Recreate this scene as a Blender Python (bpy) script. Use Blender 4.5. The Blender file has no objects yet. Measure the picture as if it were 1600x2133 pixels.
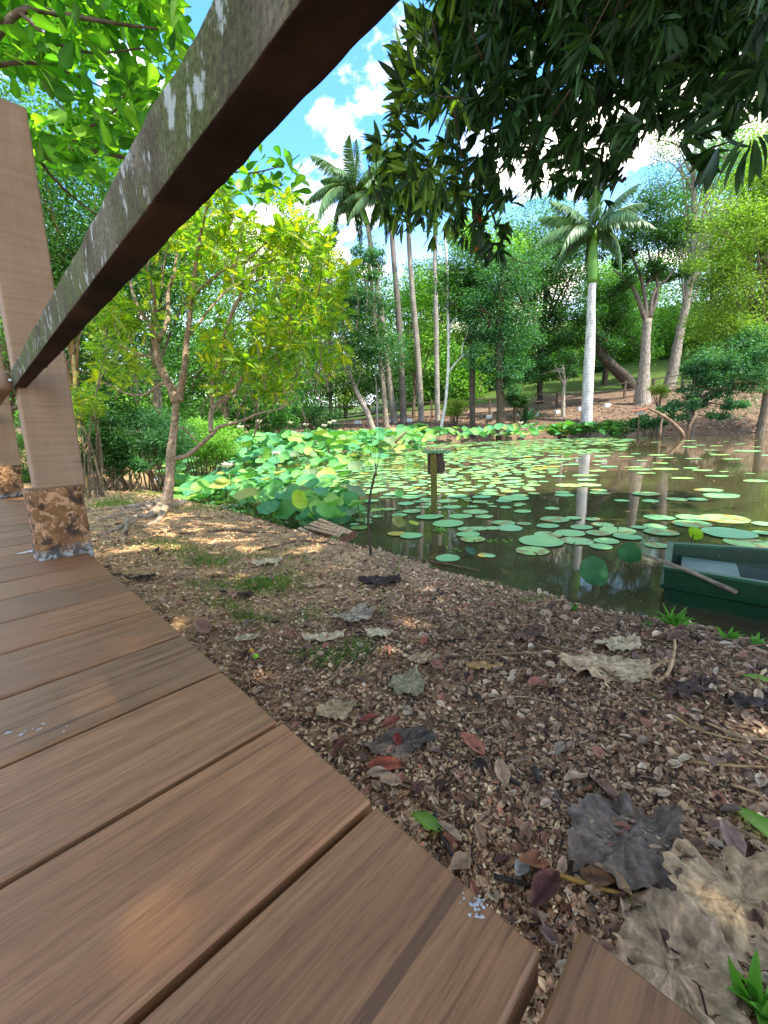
import bpy, math
import numpy as np
from mathutils import Matrix
S = bpy.context.scene
C = S.collection
R_ = math.radians
# ------------------------------------------------------------------ camera
H = 0.95                         # eye height above the water level (z = 0)
FP, CX, CY = 857., 800., 1066.5  # lens in photo pixels
th = math.atan(0.0395); pt = math.atan(169/857)
Fv = np.array([0, math.cos(pt), -math.sin(pt)]); R0 = np.array([1., 0, 0]); U0 = np.cross(R0, Fv)
rv = math.cos(th)*R0-math.sin(th)*U0; uv = math.sin(th)*R0+math.cos(th)*U0
EYE = np.array([0, 0, H])
cam = bpy.data.cameras.new('camera'); co = bpy.data.objects.new('camera', cam); C.objects.link(co)
m = Matrix([[rv[i], uv[i], -Fv[i], EYE[i]] for i in range(3)]+[[0, 0, 0, 1]])
co.matrix_world = m
cam.sensor_fit = 'HORIZONTAL'; cam.sensor_width = 36; cam.lens = 36*FP/1600
cam.clip_start = 0.01; cam.clip_end = 3000
S.camera = co
# ------------------------------------------------------------------ world, sun, exposure
SUN_EL, SUN_AZ = 60, 130          # azimuth clockwise from +Y (camera heading)
w = bpy.data.worlds.new('World'); S.world = w; w.use_nodes = True
nt = w.node_tree; N = nt.nodes; L = nt.links; N.clear()
out = N.new('ShaderNodeOutputWorld'); bg = N.new('ShaderNodeBackground')
sky = N.new('ShaderNodeTexSky'); sky.sky_type = 'NISHITA'; sky.sun_disc = False
sky.sun_elevation = R_(SUN_EL); sky.sun_rotation = R_(SUN_AZ); sky.ozone_density = 3.0; sky.air_density = 1.0; sky.dust_density = .4
bg.inputs[1].default_value = 0.115
tc = N.new('ShaderNodeTexCoord'); sep = N.new('ShaderNodeSeparateXYZ'); L.new(tc.outputs['Generated'], sep.inputs[0])
def mth(op, a, b=None, c=None, nt=nt, clamp=False):
    n = nt.nodes.new('ShaderNodeMath'); n.operation = op; n.use_clamp = clamp
    for i, v in enumerate((a, b, c)):
        if v is None: continue
        if isinstance(v, (int, float)): n.inputs[i].default_value = v
        else: nt.links.new(v, n.inputs[i])
    return n.outputs[0]
zz = mth('ADD', sep.outputs[2], 0.25)
cmb = N.new('ShaderNodeCombineXYZ')
L.new(mth('DIVIDE', sep.outputs[0], zz), cmb.inputs[0]); L.new(mth('DIVIDE', sep.outputs[1], zz), cmb.inputs[1])
nz = N.new('ShaderNodeTexNoise'); nz.inputs['Scale'].default_value = 2.3; nz.inputs['Detail'].default_value = 8; nz.inputs['Roughness'].default_value = .58
mp = N.new('ShaderNodeMapping'); mp.inputs['Location'].default_value = (3.45, 1.3, 0); L.new(cmb.outputs[0], mp.inputs[0]); L.new(mp.outputs[0], nz.inputs[0])
cr = N.new('ShaderNodeValToRGB'); cr.color_ramp.elements[0].position = .51; cr.color_ramp.elements[1].position = .60
L.new(nz.outputs[0], cr.inputs[0])
lowc = mth('MULTIPLY', mth('SUBTRACT', 0.42, sep.outputs[2]), 2.4, clamp=True)   # cloudier towards the horizon
cov = mth('MAXIMUM', cr.outputs[0], mth('MULTIPLY', lowc, .75))
mx = N.new('ShaderNodeMixRGB'); L.new(cov, mx.inputs[0])
tint = N.new('ShaderNodeMixRGB'); tint.blend_type = 'MULTIPLY'; tint.inputs[0].default_value = 1; tint.inputs[2].default_value = (.62, 1.08, 1.36, 1)
L.new(sky.outputs[0], tint.inputs[1]); L.new(tint.outputs[0], mx.inputs[1]); mx.inputs[2].default_value = (8.8, 7.9, 6.6, 1)
L.new(mx.outputs[0], bg.inputs[0]); L.new(bg.outputs[0], out.inputs[0])
sl = bpy.data.lights.new('sun', 'SUN'); sl.energy = 2.5; sl.angle = R_(.6); sl.color = (1, .95, .85)
so = bpy.data.objects.new('sun', sl); C.objects.link(so)
az, el = R_(SUN_AZ), R_(SUN_EL)
SD = np.array([math.sin(az)*math.cos(el), math.cos(az)*math.cos(el), math.sin(el)])
from mathutils import Vector
so.rotation_euler = Vector(SD).to_track_quat('Z', 'Y').to_euler(); so.location = (3, -4, 12)
S.view_settings.view_transform = 'Standard'; S.view_settings.look = 'None'; S.view_settings.gamma = 1
S.view_settings.exposure = 2.1
S.render.engine = 'CYCLES'
try:
    S.cycles.max_bounces = 8; S.cycles.transparent_max_bounces = 8; S.cycles.transmission_bounces = 4
except Exception: pass
# ------------------------------------------------------------------ placing helpers
def ray(x, y): return Fv+(x-CX)/FP*rv-(y-CY)/FP*uv
def at(x, y, z):
    d = ray(x, y); t = (z-H)/d[2]; return EYE+d*t
def atY(x, y, Y):
    d = ray(x, y); return EYE+d*(Y/d[1])
def proj(P):
    v = np.asarray(P, float)-EYE; zc = v@Fv
    zc = np.where(np.abs(zc) < 1e-6, 1e-6, zc)
    return np.stack([CX+FP*(v@rv)/zc, CY-FP*(v@uv)/zc, zc], -1)
rng = np.random.default_rng(7)
def srgb(h):
    h = h.lstrip('#'); v = np.array([int(h[i:i+2], 16)/255 for i in (0, 2, 4)])
    return np.where(v <= .04045, v/12.92, ((v+.055)/1.055)**2.4)
def nrm(a): return a/np.maximum(np.linalg.norm(a, axis=-1, keepdims=True), 1e-9)
# value noise
def _h(ix, iy, iz, s):
    n = (ix*374761393+iy*668265263+iz*2147483647+s*974711) & 0xffffffff
    n = ((n ^ (n >> 13))*1274126177) & 0xffffffff
    return ((n ^ (n >> 16)) & 0xffff)/65535.
def vn(p, s=0):
    p = np.asarray(p, float)
    i = np.floor(p).astype(np.int64); f = p-i; f = f*f*(3-2*f)
    r = 0
    for dx in (0, 1):
        for dy in (0, 1):
            for dz in (0, 1):
                wt = (f[..., 0] if dx else 1-f[..., 0])*(f[..., 1] if dy else 1-f[..., 1])*(f[..., 2] if dz else 1-f[..., 2])
                r = r+wt*_h(i[..., 0]+dx, i[..., 1]+dy, i[..., 2]+dz, s)
    return r
def fbm(x, y, sc, s=0, o=3):
    r = 0; a = .5
    for k in range(o):
        r = r+a*(vn(np.stack([x*sc*2**k, y*sc*2**k, np.full_like(x, .5+k)], -1), s+k)-.5); a *= .5
    return r
# ------------------------------------------------------------------ mesh builder
class G:
    def __init__(s): s.V = []; s.F = []; s.T = []; s.c = []; s.n = 0
    def add(s, V, F, col=(1, 1, 1)):
        V = np.asarray(V, float).reshape(-1, 3); F = np.asarray(F, np.int64)
        s.V.append(V); s.F.append((F+s.n).ravel()); s.T.append(np.full(len(F), F.shape[1]))
        col = np.asarray(col, float)
        s.c.append(np.broadcast_to(col, V.shape).copy()); s.n += len(V); return s
    def build(s, name, mat, parent=None, smooth=True, world=True):
        V = np.concatenate(s.V); F = np.concatenate(s.F); T = np.concatenate(s.T); c = np.concatenate(s.c)
        if parent is not None and world:
            p = parent
            while p is not None:
                V = V-np.array(p.location); p = p.parent
        me = bpy.data.meshes.new(name)
        me.vertices.add(len(V)); me.vertices.foreach_set('co', V.astype(np.float32).ravel())
        me.loops.add(len(F)); me.loops.foreach_set('vertex_index', F.astype(np.int32))
        me.polygons.add(len(T)); ls = np.concatenate([[0], np.cumsum(T)[:-1]])
        me.polygons.foreach_set('loop_start', ls.astype(np.int32)); me.polygons.foreach_set('loop_total', T.astype(np.int32))
        me.polygons.foreach_set('use_smooth', np.full(len(T), bool(smooth)))
        a = me.color_attributes.new('Col', 'FLOAT_COLOR', 'POINT')
        a.data.foreach_set('color', np.concatenate([c, np.ones((len(c), 1))], 1).astype(np.float32).ravel())
        me.update(); me.validate(); me.materials.append(mat)
        o = bpy.data.objects.new(name, me); C.objects.link(o)
        if parent is not None: o.parent = parent
        return o
def tag(o, label=None, cat=None, group=None, kind=None):
    if label: o['label'] = label
    if cat: o['category'] = cat
    if group: o['group'] = group
    if kind: o['kind'] = kind
    return o
def thing(name, label, cat, loc=(0, 0, 0), group=None):
    o = bpy.data.objects.new(name, None); C.objects.link(o); o.location = [float(v) for v in loc]; o.empty_display_size = .1
    return tag(o, label, cat, group)
def dup(o, parent=None):
    c = o.copy(); C.objects.link(c)
    if parent is not None: c.parent = parent
    for ch in list(o.children): dup(ch, c)
    return c
def tube(g, P, r, n=7, col=(1, 1, 1), cap=True, bump=0):
    P = np.asarray(P, float); r = np.broadcast_to(np.asarray(r, float), (len(P),))
    t = nrm(np.gradient(P, axis=0)); ref = np.array([.3, .2, .93]) if abs(t[0][2]) < .8 else np.array([.95, .3, .1])
    a = nrm(np.cross(t, ref)); b = np.cross(t, a)
    an = np.arange(n)/n*2*np.pi
    rr = r[:, None]*(1+bump*(rng.random((len(P), n))-.5))
    V = P[:, None]+rr[..., None]*(np.cos(an)[None, :, None]*a[:, None]+np.sin(an)[None, :, None]*b[:, None])
    k = np.arange(len(P)-1)[:, None]*n; j = np.arange(n)[None]; j2 = (j+1) % n
    F = np.stack([k+j, k+j2, k+n+j2, k+n+j], -1).reshape(-1, 4)
    g.add(V.reshape(-1, 3), F, col)
    if cap:
        base = g.n-len(P)*n
        g.F.append(np.arange(base+(len(P)-1)*n, base+len(P)*n)); g.T.append(np.array([n]))
        g.F.append(np.arange(base, base+n)[::-1]); g.T.append(np.array([n]))
def smooth_path(P, k=5):
    P = np.asarray(P, float)
    if len(P) < 3: return np.stack([P[0]+(P[-1]-P[0])*t for t in np.linspace(0, 1, k+1)])
    Q = np.concatenate([[2*P[0]-P[1]], P, [2*P[-1]-P[-2]]]); o = []
    for i in range(1, len(Q)-2):
        for t in np.arange(k)/k:
            a, b, c, d = Q[i-1:i+3]
            o.append(.5*((2*b)+(-a+c)*t+(2*a-5*b+4*c-d)*t*t+(-a+3*b-3*c+d)*t**3))
    o.append(P[-1]); return np.array(o)
def lerp_r(r, n): return np.interp(np.linspace(0, 1, n), np.linspace(0, 1, len(r)), r)
def box(g, o, ax, ay, az, lo, hi, col=(1, 1, 1), bev=0):
    """box in frame (o; ax, ay, az) from lo to hi, edges chamfered by bev"""
    lo = np.array(lo, float); hi = np.array(hi, float)
    M = np.stack([ax, ay, az]).astype(float)
    if bev <= 0:
        c = np.array([[x, y, z] for x in (lo[0], hi[0]) for y in (lo[1], hi[1]) for z in (lo[2], hi[2])])
        F = [[0, 1, 3, 2], [4, 6, 7, 5], [0, 4, 5, 1], [2, 3, 7, 6], [0, 2, 6, 4], [1, 5, 7, 3]]
        g.add(np.array(o)+c@M, F, col); return
    V = []; idx = {}
    for sx in (0, 1):
        for sy in (0, 1):
            for sz in (0, 1):
                for ax_ in range(3):   # three verts per corner: on face normal to axis ax_
                    p = []
                    for k, s_ in enumerate((sx, sy, sz)):
                        e_ = (hi if s_ else lo)[k]
                        p.append(e_ if k == ax_ else e_+(-bev if s_ else bev))
                    idx[(sx, sy, sz, ax_)] = len(V); V.append(p)
    F4 = []; F3 = []
    for a in range(3):
        b, c = (a+1) % 3, (a+2) % 3
        for s_ in (0, 1):
            q = []
            for (i, j) in ((0, 0), (1, 0), (1, 1), (0, 1)):
                k = [0, 0, 0]; k[a] = s_; k[b] = i; k[c] = j; q.append(idx[(*k, a)])
            F4.append(q if s_ else q[::-1])
        for i in (0, 1):               # edges along a
            for j in (0, 1):
                k0 = [0, 0, 0]; k0[b] = i; k0[c] = j; k1 = list(k0); k1[a] = 1
                q = [idx[(*k0, b)], idx[(*k1, b)], idx[(*k1, c)], idx[(*k0, c)]]
                F4.append(q if (i ^ j) else q[::-1])
    for sx in (0, 1):
        for sy in (0, 1):
            for sz in (0, 1):
                F3.append([idx[(sx, sy, sz, a)] for a in range(3)])
    b0 = g.n; P = np.array(o)+np.array(V)@M; g.add(P, F4, col)
    g.F.append((np.array(F3)+b0).ravel()); g.T.append(np.full(8, 3))
def inst(g, tm, P, A, Nn, Sz, col, col2=None):
    """template tm=(V,F,w) placed N times: +Y -> A, +Z ~ Nn, scaled Sz"""
    V, F, wt = tm; P = np.asarray(P); A = nrm(np.asarray(A)); X = nrm(np.cross(A, np.asarray(Nn))); Z = np.cross(X, A)
    Sz = np.asarray(Sz, float); Sz = Sz[:, None] if Sz.ndim == 1 else Sz
    Sz = np.broadcast_to(Sz, (len(P), 3))
    W = P[:, None]+(V[None, :, 0, None]*(X*Sz[:, :1])[:, None]+V[None, :, 1, None]*(A*Sz[:, 1:2])[:, None]+V[None, :, 2, None]*(Z*Sz[:, 2:3])[:, None])
    col = np.broadcast_to(np.asarray(col, float), (len(P), 3))
    cc = np.repeat(col[:, None], len(V), 1)
    if col2 is not None:
        c2 = np.broadcast_to(np.asarray(col2, float), (len(P), 3))[:, None]
        cc = cc*(1-wt[None, :, None])+c2*wt[None, :, None]
    Fa = (F[None]+(np.arange(len(P))*len(V))[:, None, None]).reshape(-1, F.shape[1])
    g.add(W.reshape(-1, 3), Fa, cc.reshape(-1, 3))
# leaf templates ----------------------------------------------------
def leaf_rows(ts, hw, fold=.12, droop=.15, wav=0):
    V = []; F = []; wt = []
    for i, (t, h) in enumerate(zip(ts, hw)):
        z = -droop*t*t
        V += [[-h, t, z+fold*h+wav*math.sin(i*2.1)], [0, t, z], [h, t, z+fold*h+wav*math.sin(i*2.7+1)]]; wt += [0, 1, 0]
    for i in range(len(ts)-1):
        a = i*3; F += [[a, a+1, a+4, a+3], [a+1, a+2, a+5, a+4]]
    return np.array(V, float), np.array(F), np.array(wt, float)
L_DIA = (np.array([[0, 0, 0], [.24, .45, .06], [0, 1, -.1], [-.24, .45, .06]]), np.array([[0, 1, 2], [0, 2, 3]]), np.zeros(4))
L_TRI = (np.array([[0, 0, 0], [.32, .4, .07], [.1, 1, -.12], [-.3, .55, .05]]), np.array([[0, 1, 2], [0, 2, 3]]), np.zeros(4))
L_OBO = leaf_rows([0, .12, .35, .6, .82, .95, 1], [.015, .05, .15, .24, .24, .13, .02], .25, .12)
L_LAN = leaf_rows([0, .1, .3, .55, .8, 1], [.01, .05, .09, .095, .06, .005], .35, .25)
L_OVL = leaf_rows([0, .1, .3, .55, .8, .93, 1], [.01, .12, .24, .26, .16, .07, .005], .3, .15)
L_CURL = leaf_rows([0, .1, .3, .55, .8, .93, 1], [.01, .13, .26, .28, .18, .08, .01], .75, -.25, .03)
def lobed():
    # deeply lobed leaf: midrib with finger lobes
    V = [[0, 0, 0]]; F = []; wt = [1]
    ys = [.08, .26, .44, .62, .8]
    for i, y in enumerate(ys):
        l = [.22, .34, .36, .28, .16][i]
        for s in (-1, 1):
            a = len(V)
            V += [[0, y-.07, 0], [s*l*.75, y+.02+.1, .05], [s*l, y+.2, -.02], [s*l*.4, y+.14, .04], [0, y+.09, 0]]
            wt += [1, .2, 0, .4, 1]
            F += [[a, a+1, a+3, a+4] if s > 0 else [a+4, a+3, a+1, a], [a+1, a+2, a+3, a+3][:3]+[a+3] if False else [a+1, a+2, a+3, a+3]]
    a = len(V); V += [[-.07, .84, .02], [.07, .84, .02], [.04, .95, 0], [0, 1.05, -.04]]; wt += [.6, .6, .5, 0]
    F += [[a, a+1, a+2, a+3]]
    F3 = []
    for f in F:
        F3.append([f[0], f[1], f[2]])
        if f[3] != f[2]: F3.append([f[0], f[2], f[3]])
    V = np.array(V, float); V[:, 2] -= .12*V[:, 1]**2
    return V, np.array(F3), np.array(wt, float)
L_LOB = lobed()
# ------------------------------------------------------------------ materials
def newmat(name):
    m = bpy.data.materials.new(name); m.use_nodes = True; t = m.node_tree
    return m, t, t.nodes['Principled BSDF'], t.nodes['Material Output']
def node(t, ty, **k):
    n = t.nodes.new(ty)
    for a, b in k.items():
        if a in n.inputs.keys(): n.inputs[a].default_value = b
        else: setattr(n, a, b)
    return n
def ramp(t, src, stops):
    n = t.nodes.new('ShaderNodeValToRGB'); e = n.color_ramp.elements
    while len(e) < len(stops): e.new(.5)
    for i, (p, c) in enumerate(stops):
        e[i].position = p; e[i].color = (*c, 1) if len(c) == 3 else c
    t.links.new(src, n.inputs[0]); return n.outputs[0]
def g3(v): return (v, v, v)
def mixc(t, f, a, b, mode='MIX'):
    n = t.nodes.new('ShaderNodeMixRGB'); n.blend_type = mode
    for i, v in enumerate((f, a, b)):
        if isinstance(v, (int, float)): n.inputs[i].default_value = v
        elif isinstance(v, (tuple, list, np.ndarray)): n.inputs[i].default_value = (*v[:3], 1)
        else: t.links.new(v, n.inputs[i])
    return n.outputs[0]
def noise(t, sc, scale=(1, 1, 1), det=4, rough=.55, coord='Object', dist=0, loc=(0, 0, 0)):
    tc = node(t, 'ShaderNodeTexCoord'); mp = node(t, 'ShaderNodeMapping'); mp.inputs['Scale'].default_value = scale; mp.inputs['Location'].default_value = loc
    n = node(t, 'ShaderNodeTexNoise', Scale=sc, Detail=det, Roughness=rough, Distortion=dist)
    t.links.new(tc.outputs[coord], mp.inputs[0]); t.links.new(mp.outputs[0], n.inputs[0]); return n.outputs[0]
def bump(t, b, h, s=.3, d=.01):
    n = node(t, 'ShaderNodeBump', Strength=s, Distance=d); t.links.new(h, n.inputs['Height']); t.links.new(n.outputs[0], b.inputs['Normal'])
def leafmat(name, trans=.35, rough=.45, tcol=(1.2, 1.35, .45), ns=3., spec=.35):
    m, t, b, o = newmat(name)
    a = node(t, 'ShaderNodeAttribute', attribute_name='Col')
    nz = noise(t, ns, det=3)
    c = mixc(t, 1., a.outputs['Color'], ramp(t, nz, [(.3, g3(.78)), (.7, g3(1.2))]), 'MULTIPLY')
    t.links.new(c, b.inputs['Base Color']); b.inputs['Roughness'].default_value = rough; b.inputs['Specular IOR Level'].default_value = spec
    tr = node(t, 'ShaderNodeBsdfTranslucent'); t.links.new(mixc(t, 1., c, tcol, 'MULTIPLY'), tr.inputs[0])
    mx = node(t, 'ShaderNodeMixShader'); mx.inputs[0].default_value = trans
    t.links.new(b.outputs[0], mx.inputs[1]); t.links.new(tr.outputs[0], mx.inputs[2]); t.links.new(mx.outputs[0], o.inputs[0])
    return m
def attrmat(name, rough=.85, bs=.3, bsc=60, bd=.004, var=(.7, 1.3), nsc=20, spec=.3, scale=(1, 1, 1)):
    m, t, b, o = newmat(name)
    a = node(t, 'ShaderNodeAttribute', attribute_name='Col')
    c = mixc(t, 1., a.outputs['Color'], ramp(t, noise(t, nsc, scale), [(.3, g3(var[0])), (.7, g3(var[1]))]), 'MULTIPLY')
    t.links.new(c, b.inputs['Base Color']); b.inputs['Roughness'].default_value = rough; b.inputs['Specular IOR Level'].default_value = spec
    if bs: bump(t, b, noise(t, bsc, scale), bs, bd)
    return m
M = {}
M['leaf'] = leafmat('foliage', .38, .5, (1.25, 1.4, .4), .35)
M['leafnear'] = leafmat('broad_leaf', .5, .38, (1.5, 1.75, .35), 8)
M['leafdark'] = leafmat('dark_leaf', .3, .45, (1.5, 1.6, .4), 8, .25)
M['lotus'] = leafmat('lotus_leaf', .22, .55, (1.2, 1.45, .5), 14, .3)
M['pad'] = leafmat('lily_pad', .05, .38, (1, 1.2, .4), 12, .5)
M['palm'] = leafmat('palm_leaf', .3, .4, (1.1, 1.3, .5), 1, .5)
M['grass'] = leafmat('grass_blade', .35, .5, (1.1, 1.3, .4), 20)
M['litter'] = attrmat('leaf_litter', .8, .2, 120, .002, (.75, 1.25), 70)
M['dead'] = attrmat('dead_leaf', .7, .7, 170, .003, (.55, 1.4), 70)
M['bark'] = attrmat('bark', .9, .8, 14, .05, (.5, 1.45), 9, .2, (1, 1, .4))
M['barkn'] = attrmat('bark_close', .85, .7, 60, .012, (.5, 1.5), 34, .25)
M['petal'] = attrmat('petal', .6, 0, var=(.9, 1.1))
M['paint'] = attrmat('paint_white', .7, .1, 60, .002, (.85, 1.1), 12)
M['metal'] = attrmat('steel', .4, .2, 80, .001, (.8, 1.1), 40, .6); M['metal'].node_tree.nodes['Principled BSDF'].inputs['Metallic'].default_value = .8
def m_palmtrunk():
    m, t, b, o = newmat('palm_trunk')
    tcn = node(t, 'ShaderNodeTexCoord'); wv = node(t, 'ShaderNodeTexWave', wave_type='BANDS', bands_direction='Z'); wv.inputs['Scale'].default_value = 1.5; wv.inputs['Distortion'].default_value = 3.5; wv.inputs['Detail'].default_value = 3
    t.links.new(tcn.outputs['Object'], wv.inputs[0])
    a = node(t, 'ShaderNodeAttribute', attribute_name='Col')
    c = mixc(t, 1., a.outputs['Color'], ramp(t, wv.outputs[0], [(.05, g3(.8)), (.4, g3(1.03))]), 'MULTIPLY')
    c = mixc(t, 1., c, ramp(t, noise(t, 2.5, (1, 1, .5), 6), [(.35, g3(.55)), (.6, g3(1.15))]), 'MULTIPLY')
    t.links.new(c, b.inputs['Base Color']); b.inputs['Roughness'].default_value = .8
    bump(t, b, noise(t, 6), .4, .05); return m
M['palmtrunk'] = m_palmtrunk()
def m_wood(name, c1, c2, c3, axis_scale, streak=14, rough=.5, spec=.4, cracks=True, bmp=.25, con=1.):
    """grain runs along the axis with the small scale"""
    m, t, b, o = newmat(name)
    a = node(t, 'ShaderNodeAttribute', attribute_name='Col')
    oi = node(t, 'ShaderNodeObjectInfo')
    n1 = noise(t, streak, axis_scale, 8, .65, dist=.4); n2 = noise(t, streak*5, axis_scale, 4, .6); n3 = noise(t, 2.2, (1, 1, 1), 4)
    c = ramp(t, n1, [(.32, c1), (.5, c2), (.68, c3)])
    c = mixc(t, 1., c, ramp(t, n2, [(.3, g3(1-.26*con)), (.65, g3(1+.15*con))]), 'MULTIPLY')
    c = mixc(t, 1., c, ramp(t, noise(t, streak*11, axis_scale, 4, .65, loc=(1, 2, 8)), [(.28, g3(1-.4*con)), (.45, g3(1)), (.65, g3(1+.14*con))]), 'MULTIPLY')
    c = mixc(t, ramp(t, n3, [(.42, g3(0)), (.7, g3(.6))]), c, mixc(t, .5, c, tuple(np.array(c2)*np.array([.52, .72, 1.0]))))
    if cracks:
        n4 = noise(t, streak*1.6, (axis_scale[0]*.6, axis_scale[1]*1.3, axis_scale[2]*1.3), 2, .5, loc=(3, 1, 2))
        mk = mth('MULTIPLY', ramp(t, n4, [(.60, g3(0)), (.64, g3(.65))]), ramp(t, noise(t, 3.1, loc=(5, 5, 5)), [(.5, g3(0)), (.6, g3(1))]), nt=t)
        c = mixc(t, mk, c, tuple(np.array(c1)*.35))
    c = mixc(t, 1., c, a.outputs['Color'], 'MULTIPLY')
    t.links.new(c, b.inputs['Base Color'])
    r = mth('ADD', mth('MULTIPLY', n1, .3, nt=t), rough-.15, nt=t); t.links.new(r, b.inputs['Roughness']); b.inputs['Specular IOR Level'].default_value = spec
    bump(t, b, n2, bmp, .0015); return m
M['deck'] = m_wood('deck_wood', (.205, .086, .031), (.26, .113, .041), (.32, .148, .057), (1.0, 20, 20), 3.0, .5, .45)
M['post'] = m_wood('post_wood', (.26, .155, .082), (.30, .185, .10), (.34, .215, .125), (6, 6, 1.0), 3.0, .75, .3, False, .12, .15)
def m_sawn():
    """rough sawn post with fine saw marks across the face"""
    m = M['post']; t = m.node_tree; b = t.nodes['Principled BSDF']
    src = b.inputs['Base Color'].links[0].from_socket
    n = noise(t, 1.0, (5, 5, 95), 3, .6)
    c = mixc(t, 1., src, ramp(t, n, [(.35, g3(.88)), (.5, g3(1)), (.62, g3(1.06))]), 'MULTIPLY')
    n2 = noise(t, 1.0, (3, 3, 34), 3, .5)
    c = mixc(t, ramp(t, n2, [(.66, g3(0)), (.685, g3(.65)), (.71, g3(0))]), c, (.06, .035, .02))
    t.links.new(c, b.inputs['Base Color'])
m_sawn()
def m_rail():
    m, t, b, o = newmat('mossy_rail')
    base = ramp(t, noise(t, 9, (1, 1, .35), 8, .65), [(.3, (.03, .022, .013)), (.5, (.10, .085, .05)), (.7, (.22, .195, .13))])
    moss = ramp(t, noise(t, 11, (1, 1, .5), 6, .7, loc=(2, 7, 1)), [(.44, g3(0)), (.60, g3(.8))])
    c = mixc(t, moss, base, (.10, .125, .03))
    fine = noise(t, 330, det=5, rough=.7)
    c = mixc(t, 1., c, ramp(t, fine, [(.3, g3(.45)), (.7, g3(1.55))]), 'MULTIPLY')
    lich = ramp(t, noise(t, 62, (1, 1, .55), 8, .68, loc=(9, 3, 4)), [(.57, g3(0)), (.62, g3(.85))])
    c = mixc(t, lich, c, mixc(t, fine, (.34, .38, .33), (.62, .66, .60)))
    # underside: bare red-brown wood, its colour darkened to hold the shade there
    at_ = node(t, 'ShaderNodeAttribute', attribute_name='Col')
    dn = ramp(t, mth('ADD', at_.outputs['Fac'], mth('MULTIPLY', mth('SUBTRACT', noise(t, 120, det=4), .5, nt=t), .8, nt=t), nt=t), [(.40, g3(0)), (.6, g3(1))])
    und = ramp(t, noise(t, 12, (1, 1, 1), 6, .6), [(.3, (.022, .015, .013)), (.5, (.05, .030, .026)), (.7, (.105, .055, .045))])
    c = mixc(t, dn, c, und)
    t.links.new(c, b.inputs['Base Color']); b.inputs['Roughness'].default_value = .9; b.inputs['Specular IOR Level'].default_value = .15
    bump(t, b, noise(t, 150, det=8, rough=.75), .8, .003); return m
M['rail'] = m_rail()
def m_stump():
    m, t, b, o = newmat('lichen_masonry')
    base = ramp(t, noise(t, 16, det=6), [(.35, (.11, .045, .012)), (.65, (.30, .14, .05))])
    v = node(t, 'ShaderNodeTexNoise', Scale=42, Detail=5, Roughness=.6, Distortion=1.2); tcn = node(t, 'ShaderNodeTexCoord'); t.links.new(tcn.outputs['Object'], v.inputs[0])
    c = mixc(t, ramp(t, v.outputs[0], [(.5, g3(0)), (.56, g3(.85))]), base, (.50, .27, .13))
    c = mixc(t, ramp(t, noise(t, 30, det=5, loc=(4, 4, 4)), [(.54, g3(0)), (.6, g3(.9))]), c, (.035, .022, .012))
    sp = node(t, 'ShaderNodeSeparateXYZ'); t.links.new(tcn.outputs['Object'], sp.inputs[0])
    low = mth('ADD', sp.outputs[2], mth('MULTIPLY', noise(t, 24, det=4), .05, nt=t), nt=t)
    c = mixc(t, ramp(t, low, [(.035, g3(.95)), (.055, g3(0))]), c, ramp(t, noise(t, 45, det=4), [(.45, (.07, .06, .05)), (.55, (.34, .33, .30))]))
    t.links.new(c, b.inputs['Base Color']); b.inputs['Roughness'].default_value = .9
    bump(t, b, v.outputs[0], .6, .004); return m
M['stump'] = m_stump()
def m_ground():
    m, t, b, o = newmat('soil')
    big = noise(t, .9, det=5); mid = noise(t, 7, det=6); fine = noise(t, 60, det=6, rough=.7)
    a = node(t, 'ShaderNodeAttribute', attribute_name='Col')
    c = ramp(t, mid, [(.3, g3(.6)), (.55, g3(1.)), (.75, g3(1.35))])
    c = mixc(t, 1., c, ramp(t, fine, [(.3, g3(.5)), (.5, g3(1)), (.68, g3(1.6))]), 'MULTIPLY')
    c = mixc(t, 1., c, ramp(t, big, [(.3, (.85, .85, .85)), (.7, (1.2, 1.12, 1.05))]), 'MULTIPLY')
    c = mixc(t, 1., a.outputs['Color'], c, 'MULTIPLY')
    t.links.new(c, b.inputs['Base Color']); b.inputs['Roughness'].default_value = .9; b.inputs['Specular IOR Level'].default_value = .2
    bump(t, b, fine, .7, .015); return m
M['ground'] = m_ground()
def m_water():
    m, t, b, o = newmat('pond_water')
    c = ramp(t, noise(t, .35, det=4), [(.35, (.050, .040, .018)), (.65, (.080, .064, .030))])
    t.links.new(c, b.inputs['Base Color']); b.inputs['Roughness'].default_value = .04; b.inputs['IOR'].default_value = 1.33; b.inputs['Specular IOR Level'].default_value = .5
    bump(t, b, noise(t, 3.5, (1, 1, 1), 3), .04, .02); return m
M['water'] = m_water()
def m_boat():
    m, t, b, o = newmat('boat_paint')
    a = node(t, 'ShaderNodeAttribute', attribute_name='Col')
    c = mixc(t, 1., a.outputs['Color'], ramp(t, noise(t, 7, det=6), [(.35, g3(.8)), (.65, g3(1.15))]), 'MULTIPLY')
    c = mixc(t, ramp(t, noise(t, 55, det=4, rough=.7), [(.66, g3(0)), (.70, g3(.7))]), c, (.22, .25, .22))
    c = mixc(t, ramp(t, noise(t, 9, (1, 1, .3), 5, loc=(3, 3, 3)), [(.58, g3(0)), (.72, g3(.5))]), c, (.05, .045, .03))
    tcz = node(t, 'ShaderNodeTexCoord'); sz_ = node(t, 'ShaderNodeSeparateXYZ'); t.links.new(tcz.outputs['Object'], sz_.inputs[0])
    hz_ = mth('ADD', sz_.outputs[2], mth('MULTIPLY', noise(t, 14, det=5), .10, nt=t), nt=t)
    c = mixc(t, ramp(t, hz_, [(.055, g3(.8)), (.085, g3(0))]), c, (.06, .055, .035))
    t.links.new(c, b.inputs['Base Color']); b.inputs['Roughness'].default_value = .45
    bump(t, b, noise(t, 25), .15, .01); return m
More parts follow.
